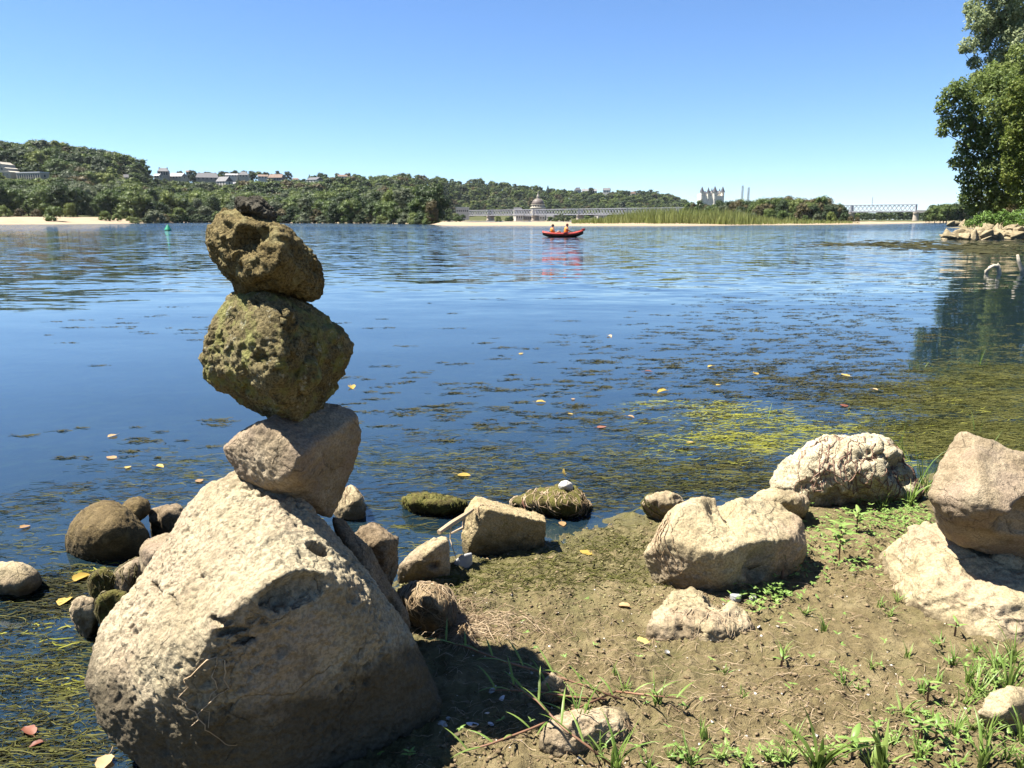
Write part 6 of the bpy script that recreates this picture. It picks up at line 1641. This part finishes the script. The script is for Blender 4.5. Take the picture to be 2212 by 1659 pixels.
# shells
def shell_mesh(open_up=True):
    b = MB(); n, m = 14, 7; vs = []
    for i in range(m):
        r = (i + .02) / (m - 1)
        for j in range(n):
            t = 2 * math.pi * j / n; k = 1 + .12 * math.cos(t)
            z = .42 * r * r + .012 * math.sin(i * 2.6)
            vs.append((r * math.cos(t) * k, r * math.sin(t) * .86, z))
    fs = [(i*n+j, i*n+(j+1)%n, (i+1)*n+(j+1)%n, (i+1)*n+j) for i in range(m-1) for j in range(n)]
    b.add(vs, fs); return b
SHM = [shell_mesh().mesh("shell", plain("shell_white", (0.62, 0.59, 0.60), .35, .12, 30, .5), True), shell_mesh().mesh("shell", plain("shell_grey", (0.26, 0.26, 0.24), .4, .2, 30, .5), True)]
for u, v, s_, m, flip, l in [(1021,1567,.020,0,0,"largest open white shell on the mud by the huge boulder"),(1059,1561,.011,0,0,"small tilted white shell right of the largest one"),(1079,1506,.018,0,1.9,"white shell at the edge of the dark shadow"),(958,1560,.019,1,3.1,"grey closed shell against the huge boulder's right foot"),(1053,1538,.008,0,.6,"tiny violet-white shell above the small tilted one"),
                            (1440,1413,.009,1,0,"small dark shell on the open mud below the yellow leaf"),(1062,1492,.014,1,3.1,"dull green-grey shell inside the shadow"),(1640,1354,.009,0,.4,"small white shell right of the flat sunken stone"),(970,1545,.010,1,3.1,"little dark shell behind the grey closed shell")]:
    g = on(u, v, .05); g = on(u, v, gz(g.x, g.y) + .008)
    o = link("shell", SHM[m], (g.x, g.y, gz(g.x, g.y) + (.004 if flip < 3 else s_ * .45)), None, 0, s_); o.rotation_euler = (flip + .3, .2, rs.uniform(0, 6)); tag(o, l, "shell")

# stick by the squared block
b = MB(); b.tube([at(948,1150,3.05), at(975,1131,3.12), at(1004,1113,3.2), at(1022,1100,3.25)], [.010,.012,.011,.007], 7); b.tube([at(975,1131,3.12), at(972,1165,3.1), at(985,1205,3.05)], [.003,.0025,.002], 5); b.tube([at(1004,1113,3.2), at(1000,1140,3.18), at(975,1152,3.15)], [.008,.007,.004], 6)
o = b.build("stick", M['root'], None, (0, 0, 0)); tag(o, "crooked dry stick leaning on the squared block", "stick")

# ------------------------------------------------------------------ living plants on the bank
M['grass'] = leaf_mat("grass_blade", [(0.2, (0.066, 0.126, 0.022)), (0.55, (0.150, 0.240, 0.043)), (0.9, (0.264, 0.348, 0.090))], rough=.45, trans=.3, sc=6, var=.8, spec=.35)
M['herb'] = leaf_mat("herb_leaf", [(0.2, (0.084, 0.156, 0.031)), (0.55, (0.180, 0.288, 0.062)), (0.9, (0.300, 0.408, 0.114))], rough=.45, trans=.3, sc=8, var=.8, spec=.35)
M['stem_red'] = plain("red_stem", (0.20, 0.105, 0.06), .6, .25, 20)
def blade_strip(p, tip_dir, L_, w, bend, n=7, twist=0.0):
    """one bent blade: points along a curve that leans with bend"""
    d = Vector(tip_dir).normalized(); flat = Vector((d.x, d.y, 0)); 
    if flat.length < 1e-3: flat = Vector((1, 0, 0))
    flat.normalize(); side = Vector((-flat.y, flat.x, 0))
    vs = []; q = Vector(p)
    for k in range(n):
        t = k / (n - 1); dd = (d + flat * bend * t * 1.5 - Vector((0, 0, 1)) * bend * t * t * 1.6).normalized()
        ww = w * (1 - t ** 2.2) * (.55 + .45 * min(1, t * 4)) * .5
        s_ = (side * math.cos(twist * t) + d.cross(side) * math.sin(twist * t)) * ww
        mid = q + dd.cross(side) * ww * .5
        vs += [q - s_, mid, q + s_]; q = q + dd * (L_ / (n - 1))
    fs = [(3*k+j, 3*k+j+1, 3*k+4+j, 3*k+3+j) for k in range(n-1) for j in range(2)]
    return vs, fs
def tuft(label, u, v, n, h, w, spread=.5, group="grass tufts on the bank", name="grass_tuft", bend=.5, mat='grass', cat="grass"):
    g = on(u, v, .05); g = on(u, v, gz(g.x, g.y)); zz = gz(g.x, g.y)
    b = MB()
    for k in range(n):
        a = rs.uniform(0, 6.28); le = rs.uniform(.1, 1) * spread
        q = blade_strip((rs.normal() * .006, rs.normal() * .006, -.005), (math.cos(a) * le, math.sin(a) * le, 1), h * rs.uniform(.45, 1.1), w * rs.uniform(.7, 1.2), bend * rs.uniform(.2, 1.4), 7, rs.normal() * .8)
        b.add(*q)
    return tag(b.build(name, M[mat], None, (g.x, g.y, zz), True), label, cat, group)
pos_t = [(1565,1455),(1605,1505),(1990,1495),(2022,1478),(2060,1440),(2092,1475),(2118,1452),(2150,1440),(2188,1430),(1958,1535),(2010,1560),(2200,1605),(1490,1652),(1660,1640),(1985,1640),(1822,1480),(1855,1492),(1900,1312),(1925,1330),(1940,1300),(1690,1420),(2040,1530),(2085,1520),(1780,1365),(1735,1325),(1560,1640),(2185,1560),(2150,1480),(2060,1655),(2205,1655),(1610,1660),(1350,1490),(1330,1460),(1880,1655),(1450,1640),(1520,1600),(1720,1600),(1700,1655),(2130,1600),(2170,1640),(2100,1570),(2060,1590),(1930,1600),(2140,1530),(2200,1520),(2110,1500),(1880,1440),(1960,1420),(2030,1395),(2105,1410),(1420,1520),(1290,1620),(1400,1660)]
for k, (u, v) in enumerate(pos_t):
    big = v > 1600 or (u > 2040 and v > 1420)
    tuft("small tuft of green grass " + ("along the bottom edge" if v > 1590 else "before the pink stones at the right edge" if u > 1985 else "on the open mud in the middle" if u > 1450 else "near the arched stone") + (", blades spread wide" if k % 3 == 0 else ", short and dense" if k % 3 == 1 else ", thin and upright"), u, v, int(rs.integers(7, 15)) + (6 if big else 0), rs.uniform(.05, .09) * (1.45 if big else 1) * (1, .75, 1.15)[k % 3], .0055, (1.1, .8, .4)[k % 3])
for u, v, n, h, w, l in [(1765,1676,11,.27,.016,"tall broad-bladed grass clump at the bottom, right of centre"),(1905,1672,14,.16,.017,"low broad-leaved grass clump at the bottom, right of the tall one"),(1986,1074,24,.36,.009,"tall grass sprouting behind the root-draped boulder's right side"),(1965,1092,18,.22,.008,"grass clump between the root-draped boulder and the pink-grey stone"),(1905,1100,14,.14,.006,"grass at the foot of the root-draped boulder"),
                         (2005,1070,8,.22,.006,"thin grass just left of the pink-grey stone"),(2120,1000,6,.30,.007,"single grass stalks rising behind the pink-grey stone"),(2175,1500,18,.17,.008,"grass clump before the lumpy pink stone at the right edge"),(2120,1655,22,.15,.008,"dense grass in the lower right corner"),(1250,1570,8,.17,.007,"upright grass blades above the arched stone"),(1330,1665,14,.20,.008,"reddish-stemmed grass clump at the bottom below the arched stone")]:
    tuft(l, u, v, n, h, w, .5, "larger grass clumps", bend=.45)
# shoots standing in the water
for u, v, h, n in [(1655,905,.16,2),(1695,930,.12,2),(1975,800,.22,3),(2003,795,.18,2),(2120,790,.34,4),(1880,990,.2,3),(1930,985,.3,4),(2100,930,.2,3),(1845,1000,.14,2)]:
    b = MB()
    for k in range(n): b.add(*blade_strip((rs.normal()*.03, rs.normal()*.03, -.04), (rs.normal()*.25, rs.normal()*.25, 1), h*rs.uniform(.6,1.1), .006, rs.uniform(.0,.3)))
    g = on(u, v, 0); tag(b.build("water_shoot", M['grass'], None, (g.x, g.y, 0), True), "thin green shoot standing in the weedy water at the right", "shoot", "green shoots in the water")
# creeping grass with red stems by the shadow
def runner(label, pts, leaves, w=.008):
    c = [on(u, v, .045 + z) for u, v, z in pts]
    P = [Vector((p.x, p.y, gz(p.x, p.y) + z + .006)) for p, (u, v, z) in zip(c, pts)]
    o = thing("creeping_grass", label, "grass", P[0][:], 0, "creeping grass runners")
    P = [p - Vector(o.location) for p in P]
    b = MB(); b.tube(P, [.0032] * (len(P) - 1) + [.0014], 6); b.build("stem", M['stem_red'], o, smooth=True)
    for k in range(leaves):
        t = (k + .6) / leaves * (len(P) - 1); i = min(int(t), len(P) - 2); p = P[i].lerp(P[i+1], t - i); d = (P[i+1] - P[i]).normalized()
        s_ = 1 if k % 2 else -1
        dr = d * .7 + Vector((-d.y, d.x, 0)) * s_ * rs.uniform(.3, .8) + Vector((0, 0, rs.uniform(.3, 1.0)))
        b = MB(); b.add(*blade_strip(p, dr, rs.uniform(.07, .13), w, rs.uniform(.2, .8))); b.build("blade", M['grass'], o, smooth=True)
runner("long red-stemmed grass runner crossing the huge boulder's shadow", [(1345,1520,.01),(1260,1480,.05),(1180,1450,.08),(1090,1425,.09),(1010,1395,.09),(955,1372,.07)], 13)
runner("grass runner reaching left over the shells", [(1310,1520,.01),(1240,1508,.03),(1150,1490,.04),(1060,1490,.03)], 9)
runner("grass runner creeping to the bottom left of the arched stone", [(1330,1500,.01),(1240,1540,.03),(1150,1575,.03),(1060,1605,.02),(1000,1625,.01)], 9)
runner("red-stemmed runner climbing across the arched stone", [(1320,1660,.0),(1270,1620,.06),(1215,1570,.09),(1160,1520,.10),(1100,1480,.09)], 9)
runner("short runner right of the arched stone", [(1330,1500,.01),(1400,1510,.03),(1470,1515,.03)], 6)
# herbs with pairs of broad leaves
def herb(label, u, v, h, n, L_, w, group="broad-leaved herbs", lean=(0, 0)):
    g = on(u, v, .05); g = on(u, v, gz(g.x, g.y)); zz = gz(g.x, g.y)
    o = thing("herb", label, "plant", (g.x, g.y, zz), 0, group)
    b = MB(); b.tube([(0, 0, -.01), (lean[0]*.5, lean[1]*.5, h*.5), (lean[0], lean[1], h)], [.004, .0035, .0025], 6); b.build("stem", M['stem_red'], o)
    for k in range(n):
        t = .35 + .65 * (k // 2 + 1) / ((n + 1) // 2); a = k * math.pi + (k // 2) * 1.4 + rs.uniform(-.4, .4)
        b = MB(); b.add(*blade_strip((lean[0]*t, lean[1]*t, h*t), (math.cos(a), math.sin(a), .55), L_ * rs.uniform(.7, 1.1), w * rs.uniform(.8, 1.1), .6)); b.build("leaf", M['herb'], o, smooth=True)
for a in [("broad-leaved plant rising beside the hollowed boulder's right end", 1812,1210,.16,10,.085,.026), ("young plant with long leaves further right of the hollowed boulder", 1850,1150,.10,8,.07,.02), ("seedling with two long leaves before the lumpy pink stone", 2062,1376,.055,4,.045,.012),
          ("seedling with a single dark leaf leaning left on the open mud", 1688,1440,.035,3,.045,.012), ("leaning seedling with pale leaves at the right", 2004,1508,.07,6,.05,.012), ("thin twiggy plant before the hollowed boulder's front", 1690,1250,.14,7,.03,.010), ("bright seedling at the bottom left of the foreground", 885,1640,.02,6,.025,.009),
          ("bushy seedling at the bottom right corner area", 2020,1610,.06,8,.05,.014), ("seedling growing between the two grass clumps at the bottom", 1840,1640,.06,8,.07,.02), ("low seedling beside the pale stone in the lower right", 1990,1590,.05,6,.05,.012)]:
    herb(*a)
# creeping ground cover
def cover(name, label, blobs, mat, L_=(.012, .03)):
    vs, fs, b0 = [], [], 0
    for u, v, su, sv, n in blobs:
        for k in range(n):
            q = on(rs.normal(u, su), rs.normal(v, sv), .045)
            if gz(q.x, q.y) < .004: continue
            z = gz(q.x, q.y); hh = rs.uniform(.004, .04)
            for j in range(int(rs.integers(3, 6))):
                a = rs.uniform(0, 6.28); l = rs.uniform(*L_)
                V_, F_ = blade_strip((q.x, q.y, z + hh), (math.cos(a), math.sin(a), rs.uniform(.1, .7)), l, l * .42, .5, 4)
                vs += [p[:] for p in V_]; fs += [tuple(i + b0 for i in f) for f in F_]; b0 += len(V_)
    return tag(link(name, mesh_np(name, np.array(vs), np.array(fs), mat, True)), label, "ground cover", kind="stuff")
cover("ground_cover", "low leafy weeds between the boulders on the right", [(1840,1130,60,30,170),(1930,1110,40,24,200),(1790,1180,30,20,60),(1990,1140,30,24,110),(1960,1200,60,12,90),(1850,1230,30,14,30),(1640,1300,40,16,70),(1680,1290,30,10,50),(1745,1240,24,16,40),(2080,1210,30,20,20)], M['herb'], (.008, .022))
cover("ground_cover", "tiny green seedlings dotted over the mud", [(1850,1450,160,60,22),(1600,1400,200,50,10),(1650,1645,160,14,70),(2020,1610,110,30,90),(2150,1480,60,40,70),(1350,1400,150,50,5),(1100,1600,150,30,6),(1500,1520,100,30,6)], M['herb'], (.008, .022))

# ------------------------------------------------------------------ thin summer haze over the river
b = MB(); b.box((-6200, -320, -3.0), (6200, 7200, 130.0))
hz = b.build("haze", None)
t = NT("summer_haze")
v = t.n("ShaderNodeVolumePrincipled", {"Color": (0.78, 0.87, 1.0), "Density": 0.00003, "Anisotropy": 0.2})
t.t.links.new(v.outputs[0], t.out.inputs[1])
hz.data.materials.clear(); hz.data.materials.append(t.mat)
tag(hz, "thin bluish summer haze over the river valley", kind="stuff")
